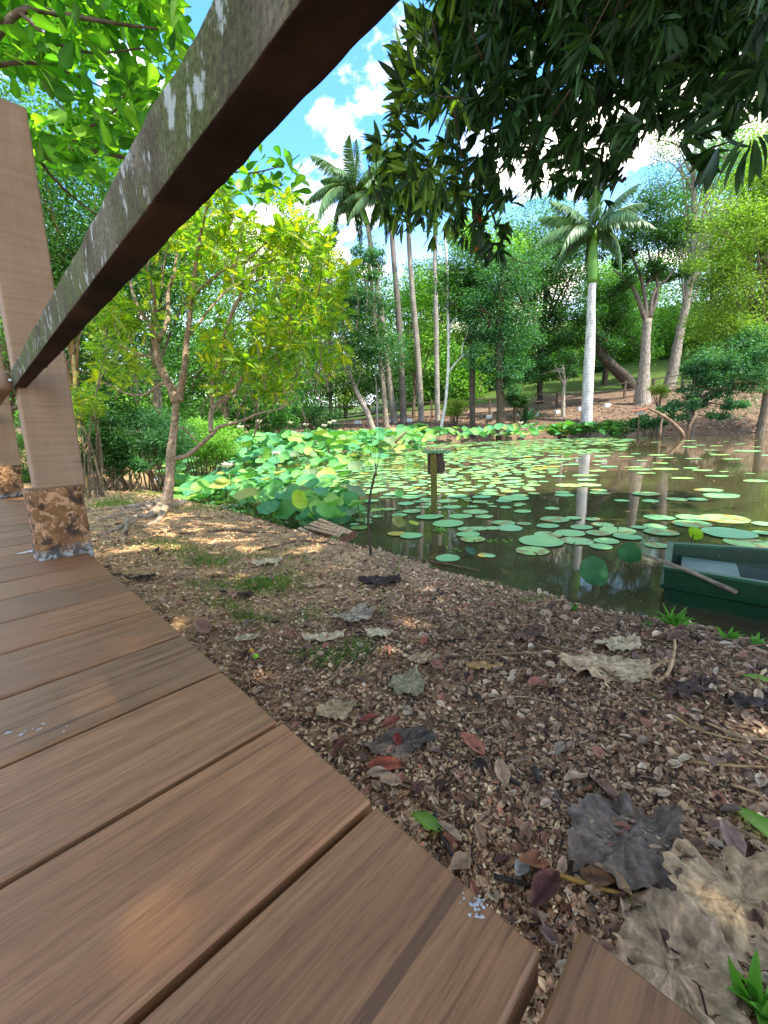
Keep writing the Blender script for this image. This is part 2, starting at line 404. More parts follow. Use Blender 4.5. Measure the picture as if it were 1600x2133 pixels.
M['boat'] = m_boat()
# ------------------------------------------------------------------ pond outline and terrain
near_px = [(1900, 1420), (1600, 1352), (1480, 1330), (1380, 1308), (1290, 1292), (1200, 1270), (1100, 1246), (1010, 1220), (930, 1200), (860, 1172), (800, 1158), (740, 1140), (690, 1128), (620, 1112), (560, 1092), (480, 1070), (400, 1052), (340, 1030), (305, 1010)]
shore = [at(x, y, 0)[:2] for x, y in near_px]
shore = [np.array([6.0, -2.0]), np.array([3.2, .4])]+shore+[np.array(p) for p in ((-3.6, 7.0), (-5.2, 9.5), (-7.5, 13), (-9.5, 18), (-9, 23.5), (-5, 26), (0, 28), (6, 29.5), (12, 29.8), (17, 28), (21, 24.5), (26, 23), (40, 20), (44, 6), (30, -6))]
POND = np.array(shore)
def pond_sd(x, y):
    """signed distance to the shoreline, positive on land"""
    x = np.asarray(x, float); y = np.asarray(y, float)
    d = np.full(x.shape, 1e9); ins = np.zeros(x.shape, bool); n = len(POND)
    for i in range(n):
        a = POND[i]; b = POND[(i+1) % n]; e = b-a
        t = np.clip(((x-a[0])*e[0]+(y-a[1])*e[1])/(e@e), 0, 1)
        d = np.minimum(d, np.hypot(x-a[0]-t*e[0], y-a[1]-t*e[1]))
        if a[1] != b[1]:
            cc = ((a[1] > y) != (b[1] > y)) & (x < (b[0]-a[0])*(y-a[1])/(b[1]-a[1])+a[0]); ins ^= cc
    return np.where(ins, -d, d)
E_ = np.array([-.70111092, .71305223, 0]); B_ = np.array([.71305223, .70111092, 0]); Zv = np.array([0, 0, 1.])
def terrain(x, y, micro=True):
    x = np.asarray(x, float); y = np.asarray(y, float)
    d = pond_sd(x, y); wob = fbm(x, y, 2.5, 11)*.22
    dd = d+wob*np.clip(np.hypot(x, y)/3, .3, 2)*.6
    far = np.clip((y-14)/6, 0, 1); far = far*far*(3-2*far)
    near = .30*(1-np.exp(-np.maximum(dd, 0)/.45))
    sx = np.clip((x+4)/22, 0, 1)
    bank = 1.15*(1-np.exp(-np.maximum(dd, 0)/1.4))+np.maximum(dd-1.5, 0)*(.07+.13*sx)+np.maximum(dd-9, 0)*.05*sx
    z = np.where(d > 0, near*(1-far)+bank*far, -.5*(1-np.exp(dd/.5)))
    z = np.where((dd <= 0) & (d > 0), -.03, z)
    if micro:
        k = np.clip(1-np.hypot(x, y)/14, 0, 1)
        z = z+fbm(x, y, 5, 3, 4)*.045*np.where(d > 0, 1, .3)*(1+far*.6)+fbm(x, y, 30, 5, 2)*.018*k
    return z
def gz(x, y): return float(terrain(np.array([x]), np.array([y]))[0])
def gpt(px, py):
    """point of the ground seen at a photo pixel"""
    d = ray(px, py); t = np.geomspace(.3, 120, 400)
    p = EYE+d*t[:, None]; f = p[:, 2]-np.maximum(terrain(p[:, 0], p[:, 1]), 0); i = int(np.argmax(f < 0)) if (f < 0).any() else len(t)-1
    a, b = t[max(i-1, 0)], t[i]; t = np.linspace(a, b, 12); p = EYE+d*t[:, None]; f = p[:, 2]-np.maximum(terrain(p[:, 0], p[:, 1]), 0)
    p = p[int(np.argmax(f < 0)) if (f < 0).any() else -1]
    return np.array([p[0], p[1], max(gz(p[0], p[1]), 0)])
nx = 560
tt = np.linspace(-1, 1, nx)
gx = .6+.55*np.sinh(tt*6.6); gy = 1.5+.55*np.sinh(tt*6.6)
GX, GY = np.meshgrid(gx, gy); GZ = terrain(GX.ravel(), GY.ravel()).reshape(GX.shape)
dsd = pond_sd(GX.ravel(), GY.ravel()).reshape(GX.shape)
i = np.arange(nx-1); a = (i[:, None]*nx+i[None]).ravel()
g = G()
c_soil = srgb('#9b8064'); c_tan = srgb('#cfaa7c'); c_dark = srgb('#33261e'); c_grass = srgb('#5c7a2a'); c_red = srgb('#7a5540')
f1 = fbm(GX.ravel(), GY.ravel(), .8, 21, 3)[:, None]*2+.5
rr = np.hypot(GX.ravel(), GY.ravel())[:, None]
# distance along the deck direction: paler and warmer towards the small tree, darker towards the boat
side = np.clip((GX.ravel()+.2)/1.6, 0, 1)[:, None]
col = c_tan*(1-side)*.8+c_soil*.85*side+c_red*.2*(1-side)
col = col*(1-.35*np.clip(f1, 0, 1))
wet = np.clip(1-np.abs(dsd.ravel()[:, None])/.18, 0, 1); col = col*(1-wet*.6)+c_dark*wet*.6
farm = np.clip((GY.ravel()-16)/4, 0, 1)[:, None]
col = col*(1-farm)+(srgb('#77624f')*(.7+.4*f1))*farm
lawn = (np.clip((dsd.ravel()-13)/2, 0, 1)*np.clip((GY.ravel()-30)/4, 0, 1))[:, None]
col = col*(1-lawn)+srgb('#6c8a3a')*lawn*.45
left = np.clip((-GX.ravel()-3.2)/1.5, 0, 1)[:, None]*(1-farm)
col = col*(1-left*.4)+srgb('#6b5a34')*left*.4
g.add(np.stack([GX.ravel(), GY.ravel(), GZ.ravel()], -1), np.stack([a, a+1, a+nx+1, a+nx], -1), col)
tag(g.build('ground', M['ground']), kind='structure')
# water sheet follows the pond outline with a margin hidden below the banks
g = G(); cpt = POND.mean(0); g.add([[-16, -8, 0], [46, -8, 0], [46, 34, 0], [-16, 34, 0]], [[0, 1, 2, 3]])
tag(g.build('water', M['water']), kind='structure')
# ------------------------------------------------------------------ boardwalk
DZ = .65
deck = thing('boardwalk', 'brown timber boardwalk of wide parallel boards beside the bare earth', 'boardwalk', (0, 0, DZ))
def frame(s, o, z): return E_*s+B_*o+Zv*z
lines = [.072+.145*k for k in range(-4, 24)]
k = 0
for s0 in lines:
    far_extra = 0
    end = .1885+rng.normal(0, .0012)
    if s0 < .0: end = .196+.02
    gap = .0045 if s0 > .9 else .0065
    lo_s = s0+gap/2; hi_s = s0+.145-gap/2
    if abs(s0+.073) < .01: hi_s -= .006; 
    gg = G(); tone = 1+rng.uniform(-.2, .14); rd = rng.uniform(-.06, .06)
    if s0 > 3.3: break
    box(gg, (0, 0, 0), B_, E_, Zv, (-2.6, lo_s-(lo_s+hi_s)/2, -.028), (end, hi_s-(lo_s+hi_s)/2, 0), (tone*(1+rd), tone, tone*(1-rd)), .0025)
    o = gg.build('board', M['deck'], deck, smooth=False, world=False)
    # local frame of each board: x along the grain, so the grain runs lengthwise
    me = o.data; R = Matrix([list(B_), list(E_), list(Zv)]).to_4x4()
    me.transform(R @ Matrix.Translation((0, 0, 0)))
    me.transform(Matrix.Translation((k*3.7, k*1.3, 0)))
    o.matrix_local = Matrix.Translation(Vector(E_*((lo_s+hi_s)/2))) @ R.inverted() @ Matrix.Translation((-k*3.7, -k*1.3, 0))
    k += 1
for oo in (-.02, -1.1, -2.2):
    gg = G(); box(gg, frame(0, oo, DZ-.029), E_, B_, Zv, (-.5, -.022, -.14), (3.4, .022, 0), (.5, .5, .5), .002)
    gg.build('joist', M['post'], deck, smooth=False)
for ss in (.3, 1.2, 2.3, 3.2):
    for oo in (-.02, -1.1, -2.2):
        gg = G(); box(gg, frame(ss, oo+.06, 0), E_, B_, Zv, (-.04, -.034, .05), (.04, .034, DZ-.04), (.45, .45, .45), .003)
        gg.build('pier', M['post'], deck, smooth=False)
def smear(P, n, r, col, name, stretch=1.0, thick=.0012):
    """small blotchy dried splash lying on a board"""
    gg = G()
    for _ in range(n):
        q = P+np.array([rng.normal(0, r*stretch), rng.normal(0, r), 0]); rad = rng.uniform(.12, .42)*r
        an = np.sort(rng.random(9))*2*np.pi; rr = rad*rng.uniform(.5, 1.2, 9)
        V = [[q[0], q[1], q[2]+thick]]+[[q[0]+rr[i]*math.cos(an[i]), q[1]+rr[i]*math.sin(an[i]), q[2]+.0003] for i in range(9)]
        gg.add(V, [[0, 1+i, 1+(i+1) % 9] for i in range(9)], np.array(col)*rng.uniform(.85, 1.1))
    return gg.build(name, M['paint'], deck, smooth=True)
smear(at(988, 1884, DZ), 30, .0042, (.46, .45, .42), 'bird_dropping')
smear(at(88, 1516, DZ), 9, .008, (.42, .38, .34), 'scuff_mark', 2.)
for i, px in enumerate(range(34, 92, 4)):
    pass
gg = G()
P0, P1 = at(36, 1154, DZ), at(93, 1143, DZ); ax = nrm(P1-P0); ln = np.linalg.norm(P1-P0)
sid = np.cross(Zv, ax)
V = []; nn = 14
for i in range(nn):
    t = i/(nn-1); wd = (.004+.013*t**.8)*(1+.25*math.sin(i*2.3))
    c_ = P0+ax*ln*t; V += [c_-sid*wd+Zv*.0008, c_+sid*wd*.8+Zv*.0012]
gg.add(V, [[2*i, 2*i+2, 2*i+3, 2*i+1] for i in range(nn-1)], (.72, .73, .74)); gg.build('paint_smear', M['paint'], deck)
# ------------------------------------------------------------------ railing
rail = thing('railing', 'timber railing with mossy lichened top rail and square sawn posts on rusty stained stumps', 'railing', frame(1.38, .14, DZ))
def post(s, oi, w_, ztop, lean=.02):
    o_ = frame(s, oi, 0)
    az_ = nrm(Zv+B_*lean)
    gg = G()
    # subdivide so the sawn board is not perfectly straight
    nn = 9; V = []
    zs = np.linspace(.835, ztop, nn)
    box(gg, o_+Zv*.0, B_, E_, az_, (0, 0, .835), (w_, .10, ztop), (1, 1, 1), .0035)
    return gg, o_
for j, (s, oi) in enumerate(((1.385, .088), (3.27, .082), (-.62, .088))):
    gg, o_ = post(s, oi, .106, 1.735 if j == 0 else 1.72)
    p = gg.build('post', M['post'], rail, smooth=False)
    gg = G()
    nn = 15; zz_ = np.linspace(.655 if j != 0 else .56, .835, nn)
    for iz, z in enumerate(zz_):
        pass
    # stump: square with rounded, knobbly sides, a little wider than the post
    n8 = 40; V = []; 
    an = np.arange(n8)/n8*2*np.pi
    for z in zz_:
        fl = .006+.006*max(0, (.72-z)/.1)
        hw, hd = .053+fl, .05+fl
        cx_ = o_+B_*(.053+.02*(z-.65))+E_*.05
        sq = (np.abs(np.cos(an))**7+np.abs(np.sin(an+0))**7)**(-1/7)
        for q in range(n8):
            x_, y_ = sq[q]*math.cos(an[q]), sq[q]*math.sin(an[q])
            nb = .004*(vn(np.array([[x_*2, y_*2, z*26]]), j)[0]-.5)+.006*(vn(np.array([[x_*5, y_*5, z*70]]), j+4)[0]-.5)
            v = cx_+B_*x_*(hw+nb)+E_*y_*(hd+nb); V.append([v[0], v[1], z])
    V.append([*(cx_[:2]), .835]); F = []
    for iz in range(nn-1):
        for q in range(n8): F.append([iz*n8+q, iz*n8+(q+1) % n8, (iz+1)*n8+(q+1) % n8, (iz+1)*n8+q])
    top = (nn-1)*n8
    gg.add(V, F); gg.F.append(np.array([[top+q, top+(q+1) % n8, len(V)-1] for q in range(n8)]).ravel()); gg.T.append(np.full(n8, 3))
    gg.V[0] = gg.V[0]-np.array([o_[0], o_[1], .65]); 
    st = gg.build('post_base', M['stump'], p, smooth=True, world=False); st.location = Vector((o_[0], o_[1], .65))-rail.location
# rails: knobbly worn bars
def bar(s0, s1, oa, ob, za, zb, name, mat, dz=0, n=150, seed=0, amp=.0008):
    gg = G(); V = []; m_ = 24; an = (np.arange(m_)+.5)/m_*2*np.pi; cc = []
    k6 = np.array([-.955, -.6, -.2, .2, .6, .955]); k1 = np.ones(6)
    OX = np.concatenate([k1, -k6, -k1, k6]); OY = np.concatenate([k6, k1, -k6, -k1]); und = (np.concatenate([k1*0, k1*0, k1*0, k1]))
    ss = np.linspace(s0, s1, n)
    sq = (np.abs(np.cos(an))**14+np.abs(np.sin(an))**14)**(-1/14)
    hx, hz = (ob-oa)/2, (zb-za)/2
    for s in ss:
        x_, y_ = OX*hx, OY*hz; cc.append(und)
        nb = amp*(vn(np.stack([x_*60+9, y_*60, np.full(m_, s*22)], -1), seed)-.5)*2+amp*.7*(vn(np.stack([x_*200+9, y_*200, np.full(m_, s*90)], -1), seed+3)-.5)*2
        f_ = 1+nb/hx
        P = (E_*s+B_*(oa+hx))[None]+(x_*f_)[:, None]*B_+(y_*(1+nb/hz)+(za+zb)/2+dz*(s-s0))[:, None]*Zv
        V.append(P)
    V = np.concatenate(V); k_ = np.arange(n-1)[:, None]*m_; q = np.arange(m_)[None]; q2 = (q+1) % m_
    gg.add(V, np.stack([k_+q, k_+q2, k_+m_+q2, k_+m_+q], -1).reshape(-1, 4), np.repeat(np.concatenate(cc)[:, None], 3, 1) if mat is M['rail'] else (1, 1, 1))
    gg.F.append(np.arange(m_)[::-1]); gg.T.append(np.array([m_])); gg.F.append(np.arange((n-1)*m_, n*m_)); gg.T.append(np.array([m_]))
    # rail-local frame so that texture z... runs along the bar
    return gg.build(name, mat, rail, smooth=True)
bar(-.62, 1.384, .1015, .1265, 1.090, 1.1275, 'handrail', M['rail'], n=420)
bar(1.39, 3.27, .0755, .1005, 1.086, 1.130, 'lower_handrail', M['post'], seed=5)
gg = G(); Pb = frame(1.372, .1005, 1.105)
tube(gg, [Pb-B_*.006, Pb+B_*.002], .0035, 8, (.7, .7, .72)); gg.build('bolt', M['metal'], rail)
# ------------------------------------------------------------------ boat
boat = thing('rowing_boat', 'dark green square-ended boat moored at the muddy bank', 'boat', at(1384, 1182, .2)*[1, 1, 0])
fl = at(1393, 1130, .215); nl = at(1384, 1182, .205); fr = at(1600, 1143, .215); nr = at(1600, 1216, .205)
bl = at(1376, 1282, 0.0); 
dirn = nrm(nr-nl); dirf = nrm(fr-fl)
Ln = 1.9
NL, NR = nl, nl+dirn*Ln; FL, FR = fl, fl+dirf*Ln
cen = (NL+NR+FL+FR)/4; inward = nrm((FL-NL)*[1, 1, 0])
green = srgb('#1a5028')*.5; lg = srgb('#2f7046')*.7
gg = G(); th_ = .018
def loft(rings, col, g, close=True):
    n = len(rings[0]); V = np.concatenate(rings); F = []
    for i in range(len(rings)-1):
        for q in range(n if close else n-1):
            F.append([i*n+q, i*n+(q+1) % n, (i+1)*n+(q+1) % n, (i+1)*n+q])
    g.add(V, F, col)
fw = dirn
down = np.array([0, 0, -1.])
def corner(P, inw, dn, lon): return P+inward*inw+down*dn+fw*lon
# outer rings from gunwale to bottom: side has a ledge part way down
prof = [(0, 0, 0), (.004, .085, .004), (-.012, .092, -.012), (-.010, .105, -.010), (.008, .115, .006), (.035, .30, .03)]
rings = []
for inw, dn, lon in prof:
    rings.append(np.array([corner(NL, inw, dn, lon), corner(NR, inw, dn, -lon), corner(FR, -inw, dn, -lon), corner(FL, -inw, dn, lon)]))
loft(rings, green, gg)
gg.build('hull', M['boat'], boat, smooth=False)
gg = G()
ir = []
for inw, dn, lon in [(.022, 0.0, .022), (.026, .085, .026), (.05, .19, .05)]:
    ir.append(np.array([corner(NL, inw, dn, lon), corner(FL, -inw, dn, lon), corner(FR, -inw, dn, -lon), corner(NR, inw, dn, -lon)]))
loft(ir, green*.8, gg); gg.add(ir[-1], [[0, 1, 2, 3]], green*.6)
gg.build('inner_lining', M['boat'], boat, smooth=False)
gg = G()
o1 = np.array([corner(NL, -.006, -.004, -.006), corner(NR, -.006, -.004, .006), corner(FR, .006, -.004, .006), corner(FL, .006, -.004, -.006)])
i1 = np.array([corner(NL, .026, -.004, .026), corner(NR, .026, -.004, -.026), corner(FR, -.026, -.004, -.026), corner(FL, -.026, -.004, .026)])
o2 = o1+down*.014; i2 = i1+down*.014
loft([o2, o1, i1, i2], lg*.75, gg); gg.build('gunwale', M['boat'], boat, smooth=False)
gg = G()
t0 = nl+fw*.07+inward*.02; wid = np.linalg.norm((FL-NL)[:2])-.04
box(gg, t0+down*.055, fw, inward, Zv, (0, .01, -.014), (.25, wid-.01, 0), srgb('#6a8472')*.7, .003); gg.build('thwart', M['boat'], boat, smooth=False)
# pole resting over the stern
pa = at(1338, 1154, .27); pb = at(1432, 1188, .215); pe = pb+(pb-pa)*1.0
gg = G(); tube(gg, [pa, pb, pe+down*.02], [.008, .010, .012], 8, srgb('#8a7a66')); 
o = gg.build('pole', M['barkn']); tag(o, 'weathered grey wooden pole resting across the stern of the green boat', 'pole')
# ------------------------------------------------------------------ nest box on a post in the pond
pb = at(905, 1068, 0); bx = thing('nest_box', 'weathered wooden box under a corrugated sheet on a mossy post standing in the pond', 'nest box', pb)
dpt = pb[1]; mpp = dpt/FP
xd = np.array([.97, -.25, 0]); yd = np.array([.25, .97, 0])
htop = (1068-940)*mpp*.985
gg = G(); box(gg, pb, xd, yd, Zv, (-.033, -.03, -.4), (.033, .03, htop*.99), srgb('#6e6330'), .004); gg.build('post', M['barkn'], bx, smooth=False)
gg = G()
z0 = htop-.24; box(gg, pb, xd, yd, Zv, (-.075, .031, z0), (-.045+.14, .20, htop-.01), srgb('#5b4b3d'), .004)
box(gg, pb, xd, yd, Zv, (.096, .05, z0+.02), (.108, .19, htop-.1), srgb('#4b3d31'), .002)
bxo = gg.build('box', M['barkn'], bx, smooth=False)
gg = G(); nn = 40; V = []
for i in range(nn):
    t = i/(nn-1); x_ = -.13+.29*t; zc = htop+.012+.007*math.sin(t*2*np.pi*7)-.018*t
    for y_ in (-.06, .26): V.append(pb+xd*x_+yd*y_+Zv*(zc+(.02 if y_ > 0 else 0)))
    for y_ in (-.06, .26): V.append(pb+xd*x_+yd*y_+Zv*(zc+(.02 if y_ > 0 else 0)-.004))
gg.add(V, [f for i in range(nn-1) for f in ([4*i, 4*i+4, 4*i+5, 4*i+1], [4*i+2, 4*i+3, 4*i+7, 4*i+6], [4*i, 4*i+2, 4*i+6, 4*i+4])], srgb('#6a8a5a')); gg.build('roof', M['barkn'], bx)
# far small feeder table at the bank (right)
pf = gpt(1328, 912); pf[2] = 0; sc = pf[1]/FP
fd = thing('feeding_table', 'small reddish-roofed bird table on a thin post at the far water edge', 'bird table', pf)
gg = G(); hh = .95+ (880-864)*sc; tube(gg, [pf, pf+Zv*hh], .03, 6, srgb('#6a5540')); gg.build('post', M['barkn'], fd)
gg = G(); box(gg, pf+Zv*hh, np.array([1, 0, 0]), np.array([0, 1, 0]), Zv, (-.22, -.15, -.12), (.22, .15, .1), srgb('#b9aa98'), .01); gg.build('tray', M['barkn'], fd, smooth=False)
gg = G(); box(gg, pf+Zv*(hh+.12), np.array([1, 0, .15]), np.array([0, 1, 0]), Zv, (-.36, -.25, -.0), (.36, .25, .05), srgb('#a8604a'), .01); gg.build('roof', M['barkn'], fd, smooth=False)
# ------------------------------------------------------------------ pallet
pc = at(690, 1118, .07); pal = thing('wooden_pallet', 'broken wooden pallet lying tilted half in the water at the shore', 'pallet', pc)
a0, a1, a2 = at(620, 1114, .10), at(678, 1090, .17), at(690, 1143, .09)
e1 = nrm((a2-a0)); e2 = nrm(a1-a0); l1, l2 = np.linalg.norm(a2-a0), np.linalg.norm(a1-a0)
e1 = nrm(e1*[1, 1, 1]); up_ = nrm(np.cross(e1, e2)); up_ = up_*np.sign(up_[2])
e2 = nrm(e2-e1*(e1@e2)); l2 = l2
for i in range(6):
    gg = G(); t = i/5
    c0 = a0+e2*(l2*.95*t)
    ang = rng.normal(0, .07); d1 = nrm(e1*math.cos(ang)+e2*math.sin(ang)); d2 = np.cross(up_, d1)
    box(gg, c0+up_*(.018+.006*rng.random()), d1, d2, up_, (-.01-.04*rng.random(), -l2*.055, 0), (l1*rng.uniform(.85, 1.08), l2*.055, .013), srgb('#c4a27c')*rng.uniform(.8, 1.15), .002)
    gg.build('slat', M['barkn'], pal, smooth=False)
for t in (.08, .5, .92):
    gg = G(); box(gg, a0+e1*l1*t+up_*(-.012), e2, np.cross(up_, e2), up_, (-.03, -.018, -.02), (l2*1.02, .018, .028), srgb('#6d5238'), .002); gg.build('runner', M['barkn'], pal, smooth=False)
# ------------------------------------------------------------------ bare sapling
pS = gpt(772, 1158); sY = pS[1]
sap = thing('bare_sapling', 'thin dark bare sapling stem standing alone at the water edge', 'sapling', pS)
gg = G(); pth = [pS-Zv*.05]+[atY(x, y, sY) for x, y in ((772, 1150), (767, 1090), (770, 1040), (778, 1000), (783, 985))]
tube(gg, smooth_path(pth), lerp_r([.010, .008, .007, .0085], 26), 7, srgb('#4a3d2f'), bump=.25)
gg.build('stem', M['barkn'], sap)
for a_ in ((776, 905), (768, 880), (790, 900), (797, 915)):
    gg = G(); tube(gg, smooth_path([atY(783, 985, sY), atY((783+a_[0])/2+3, 945, sY), atY(*a_, sY+.05)]), lerp_r([.0022, .0008], 11), 4, srgb('#6a6450')); gg.build('twig', M['barkn'], sap)
# ------------------------------------------------------------------ lotus and lily pads
def disc(nseg, rads, fz, notch=0, wav=.03, seed=0, veins=True):
    rg = np.random.default_rng(seed); ph = rg.random(4)*6.28
    V = [[0, 0, 0]]; wt = [1.]; F = []
    an0 = np.linspace(notch, 2*np.pi-notch, nseg) if notch else np.arange(nseg)/nseg*2*np.pi
    for r in rads:
        for i, a_ in enumerate(an0):
            rr = r*(1+wav*math.sin(3*a_+ph[0])*r+wav*.6*math.sin(7*a_+ph[1])*r)
            z = fz(r, a_, ph)
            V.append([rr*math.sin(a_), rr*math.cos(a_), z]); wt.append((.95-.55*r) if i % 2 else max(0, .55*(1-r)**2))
    n = nseg; cl = n if not notch else n-1
    for i in range(cl): F.append([0, 1+i, 1+(i+1) % n, 1+(i+1) % n])
    for k_ in range(len(rads)-1):
        for i in range(cl): F.append([1+k_*n+i, 1+(k_+1)*n+i, 1+(k_+1)*n+(i+1) % n, 1+k_*n+(i+1) % n])
    return np.array(V), F, np.array(wt)
def add_disc(g, tm, P, Rm, s, col, col2):
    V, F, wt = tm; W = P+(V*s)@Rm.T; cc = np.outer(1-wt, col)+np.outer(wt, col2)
    T3 = [f[:3] for f in F if f[2] == f[3]]; T4 = [f for f in F if f[2] != f[3]]
    b0 = g.n; g.add(W, T3, cc); g.F.append((np.array(T4)+b0).ravel()); g.T.append(np.full(len(T4), 4))
def rot_tilt(tilt, azim, spin):
    cz, sz = math.cos(spin), math.sin(spin); Rz = np.array([[cz, -sz, 0], [sz, cz, 0], [0, 0, 1.]])
    ax_ = np.array([math.cos(azim), math.sin(azim), 0]); K = np.array([[0, -ax_[2], ax_[1]], [ax_[2], 0, -ax_[0]], [-ax_[1], ax_[0], 0]])
    return (np.eye(3)+math.sin(tilt)*K+(1-math.cos(tilt))*K@K)@Rz
LG = [srgb(c)*.54 for c in ('#74c46a', '#84d46a', '#66b878', '#98de68', '#5cac78', '#a8e468', '#70c07c', '#88a878', '#c0d070')]
NP = 12
lot_blade = []; lot_stalk = []; lot_one = []
for k_ in range(NP):
    dep = rng.uniform(.05, .34); wv_ = rng.uniform(.02, .10); fold_ = rng.uniform(0, .5) if k_ % 3 == 0 else rng.uniform(0, .15)
    fz = lambda r, a_, ph, dep=dep, wv_=wv_, fold_=fold_: dep*r**1.8+wv_*r*r*math.sin(3*a_+ph[2])+wv_*.6*r**3*math.sin(5*a_+ph[3])+fold_*abs(math.sin(a_+ph[0]))*r*r
    tm = disc(30, [.12, .35, .6, .8, .93, 1], fz, 0, .04, k_)
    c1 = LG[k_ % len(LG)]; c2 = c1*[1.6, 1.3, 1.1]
    b_ = G(); add_disc(b_, tm, np.zeros(3), np.eye(3), 1, c1, c2)
    one = G(); tm2 = disc(14, [.4, .8, 1], fz, 0, .04, k_); add_disc(one, tm2, np.zeros(3), np.eye(3), 1, c1, c2)
    lot_blade.append(b_); lot_one.append((one, k_))
def mesh_of(g, name, mat): 
    o = g.build(name, mat, None); me = o.data; bpy.data.objects.remove(o); return me
blade_me = [mesh_of(b_, 'blade', M['lotus']) for b_ in lot_blade]; one_me = [mesh_of(b_, 'lotus_leaf', M['lotus']) for b_, _ in lot_one]
stg = G(); tube(stg, [[0, 0, -1], [.02, .01, -.5], [0, 0, 0]], [.011, .009, .007], 6, srgb('#6a8a44')); stalk_me = mesh_of(stg, 'stalk', M['lotus'])
YEL = srgb('#d8d040')
def obj_me(name, me, parent=None):
    o = bpy.data.objects.new(name, me); C.objects.link(o)
    if parent is not None: o.parent = parent
    return o
def mk_lotus(P, zl, s, tilt, azim, parts, label, group='lotus leaves standing above the pond', kk=None):
    kk = int(rng.integers(NP)) if kk is None else kk
    Rm = Matrix(rot_tilt(tilt, azim, rng.uniform(0, 6.28)).tolist()).to_4x4()
    if parts:
        e = thing('lotus_leaf', label, 'lotus leaf', (P[0], P[1], 0), group)
        b_ = obj_me('blade', blade_me[kk], e); b_.matrix_local = Matrix.Translation((0, 0, zl)) @ Rm @ Matrix.Scale(s, 4)
        st = obj_me('stalk', stalk_me, e); st.location = (0, 0, zl+.004*s); st.scale = (1, 1, zl+.3)
        return e
    o = obj_me('lotus_leaf', one_me[kk]); o.matrix_world = Matrix.Translation((P[0], P[1], zl)) @ Rm @ Matrix.Scale(s, 4)
    return tag(o, label, 'lotus leaf', group)
def inpoly(px, py, poly):
    poly = np.array(poly, float); ins = np.zeros(np.shape(px), bool); n = len(poly)
    for i in range(n):
        a = poly[i]; b = poly[(i+1) % n]
        if a[1] != b[1]: ins ^= ((a[1] > py) != (b[1] > py)) & (px < (b[0]-a[0])*(py-a[1])/(b[1]-a[1])+a[0])
    return ins
def sample_pts(n, poly_px, z, box_, mind, tries=60000, seed=1, edge=.03):
    """plan points over the water whose image at height z falls in a region, at least mind(dist) apart"""
    rg = np.random.default_rng(seed); x = rg.uniform(box_[0], box_[1], tries); y = np.exp(rg.uniform(math.log(box_[2]), math.log(box_[3]), tries))
    q = proj(np.stack([x, y, np.full(tries, z)], -1)); ok = inpoly(q[:, 0], q[:, 1], poly_px) & (pond_sd(x, y) < -edge)
    x, y = x[ok], y[ok]; keep = []
    K = np.zeros((0, 2))
    for a, b in zip(x, y):
        if len(K) and np.min(np.hypot(K[:, 0]-a, K[:, 1]-b)) < mind(b): continue
        K = np.vstack([K, [a, b]])
        if len(K) >= n: break
    return K
# dense stand, left shore and across the back; feet sampled in plan
front = [(300, 985), (480, 940), (660, 985), (745, 1060), (760, 1100), (640, 1115), (520, 1085), (400, 1062), (300, 1035)]
mid = [(330, 925), (900, 922), (760, 985), (700, 1010), (560, 975), (420, 990), (300, 1000)]
PF = sample_pts(260, front, 0, (-4.5, .5, 2.8, 9), lambda d: .065+.011*d, seed=3)
PM = sample_pts(420, mid, 0, (-12, 4, 5, 28), lambda d: .07+.012*d, seed=4)
# across the back, in plan: from the left shore to the far palm
rg = np.random.default_rng(9); PBk = []
K = np.zeros((0, 2))
for _ in range(9000):
    y = rg.uniform(9, 29.6); x = rg.uniform(-10, 15)
    q = proj([x, y, 0]); d = -pond_sd(np.array([x]), np.array([y]))[0]
    if d < .1 or q[0] < 330: continue
    far_ok = d < 3.2 and y > 20 and x < 14.5
    if not (q[0] < 880+30*math.sin(y) and y > 11+ (q[0]-330)*.008) and not far_ok: continue
    if x > 5 and rg.random() < .35: continue
    if len(K) and np.min(np.hypot(K[:, 0]-x, K[:, 1]-y)) < .21+.006*y: continue
    K = np.vstack([K, [x, y]])
PBk = K
allp = [(p, 'f') for p in PF]+[(p, 'm') for p in PM]+[(p, 'b') for p in PBk]
def lot_par(p, k_):
    d = p[1]; r = rng.random()
    if k_ == 'f': zl = rng.uniform(.04, .26); s = rng.uniform(.07, .15)*(.75+.06*d)
    elif k_ == 'm': zl = rng.uniform(.04, .42)*min(1, .45+d*.05); s = rng.uniform(.09, .18)
    else: zl = rng.uniform(.3, .95); s = rng.uniform(.18, .33)
    return zl, s
lst = []
for p, k_ in allp:
    zl, s = lot_par(p, k_); q = proj([p[0], p[1], zl])
    vis = (0 < q[0] < 1600) and (0 < q[1] < 2133); lst.append((-(s/p[1]) if vis else 1, p, zl, s, k_))
lst.sort(key=lambda t: t[0])
rest = G(); cnt = 0
lab = {'f': 'broad green lotus leaf standing low over the water between the pallet and the forked tree', 'm': 'green lotus leaf raised in the open stand in the middle of the pond\'s left side', 'b': 'blue-green lotus leaf in the tall dense stand at the back of the pond'}
grp = {'f': 'lotus leaves in the near left stand', 'm': 'lotus leaves in the middle of the pond', 'b': 'lotus leaves in the stand at the back of the pond'}
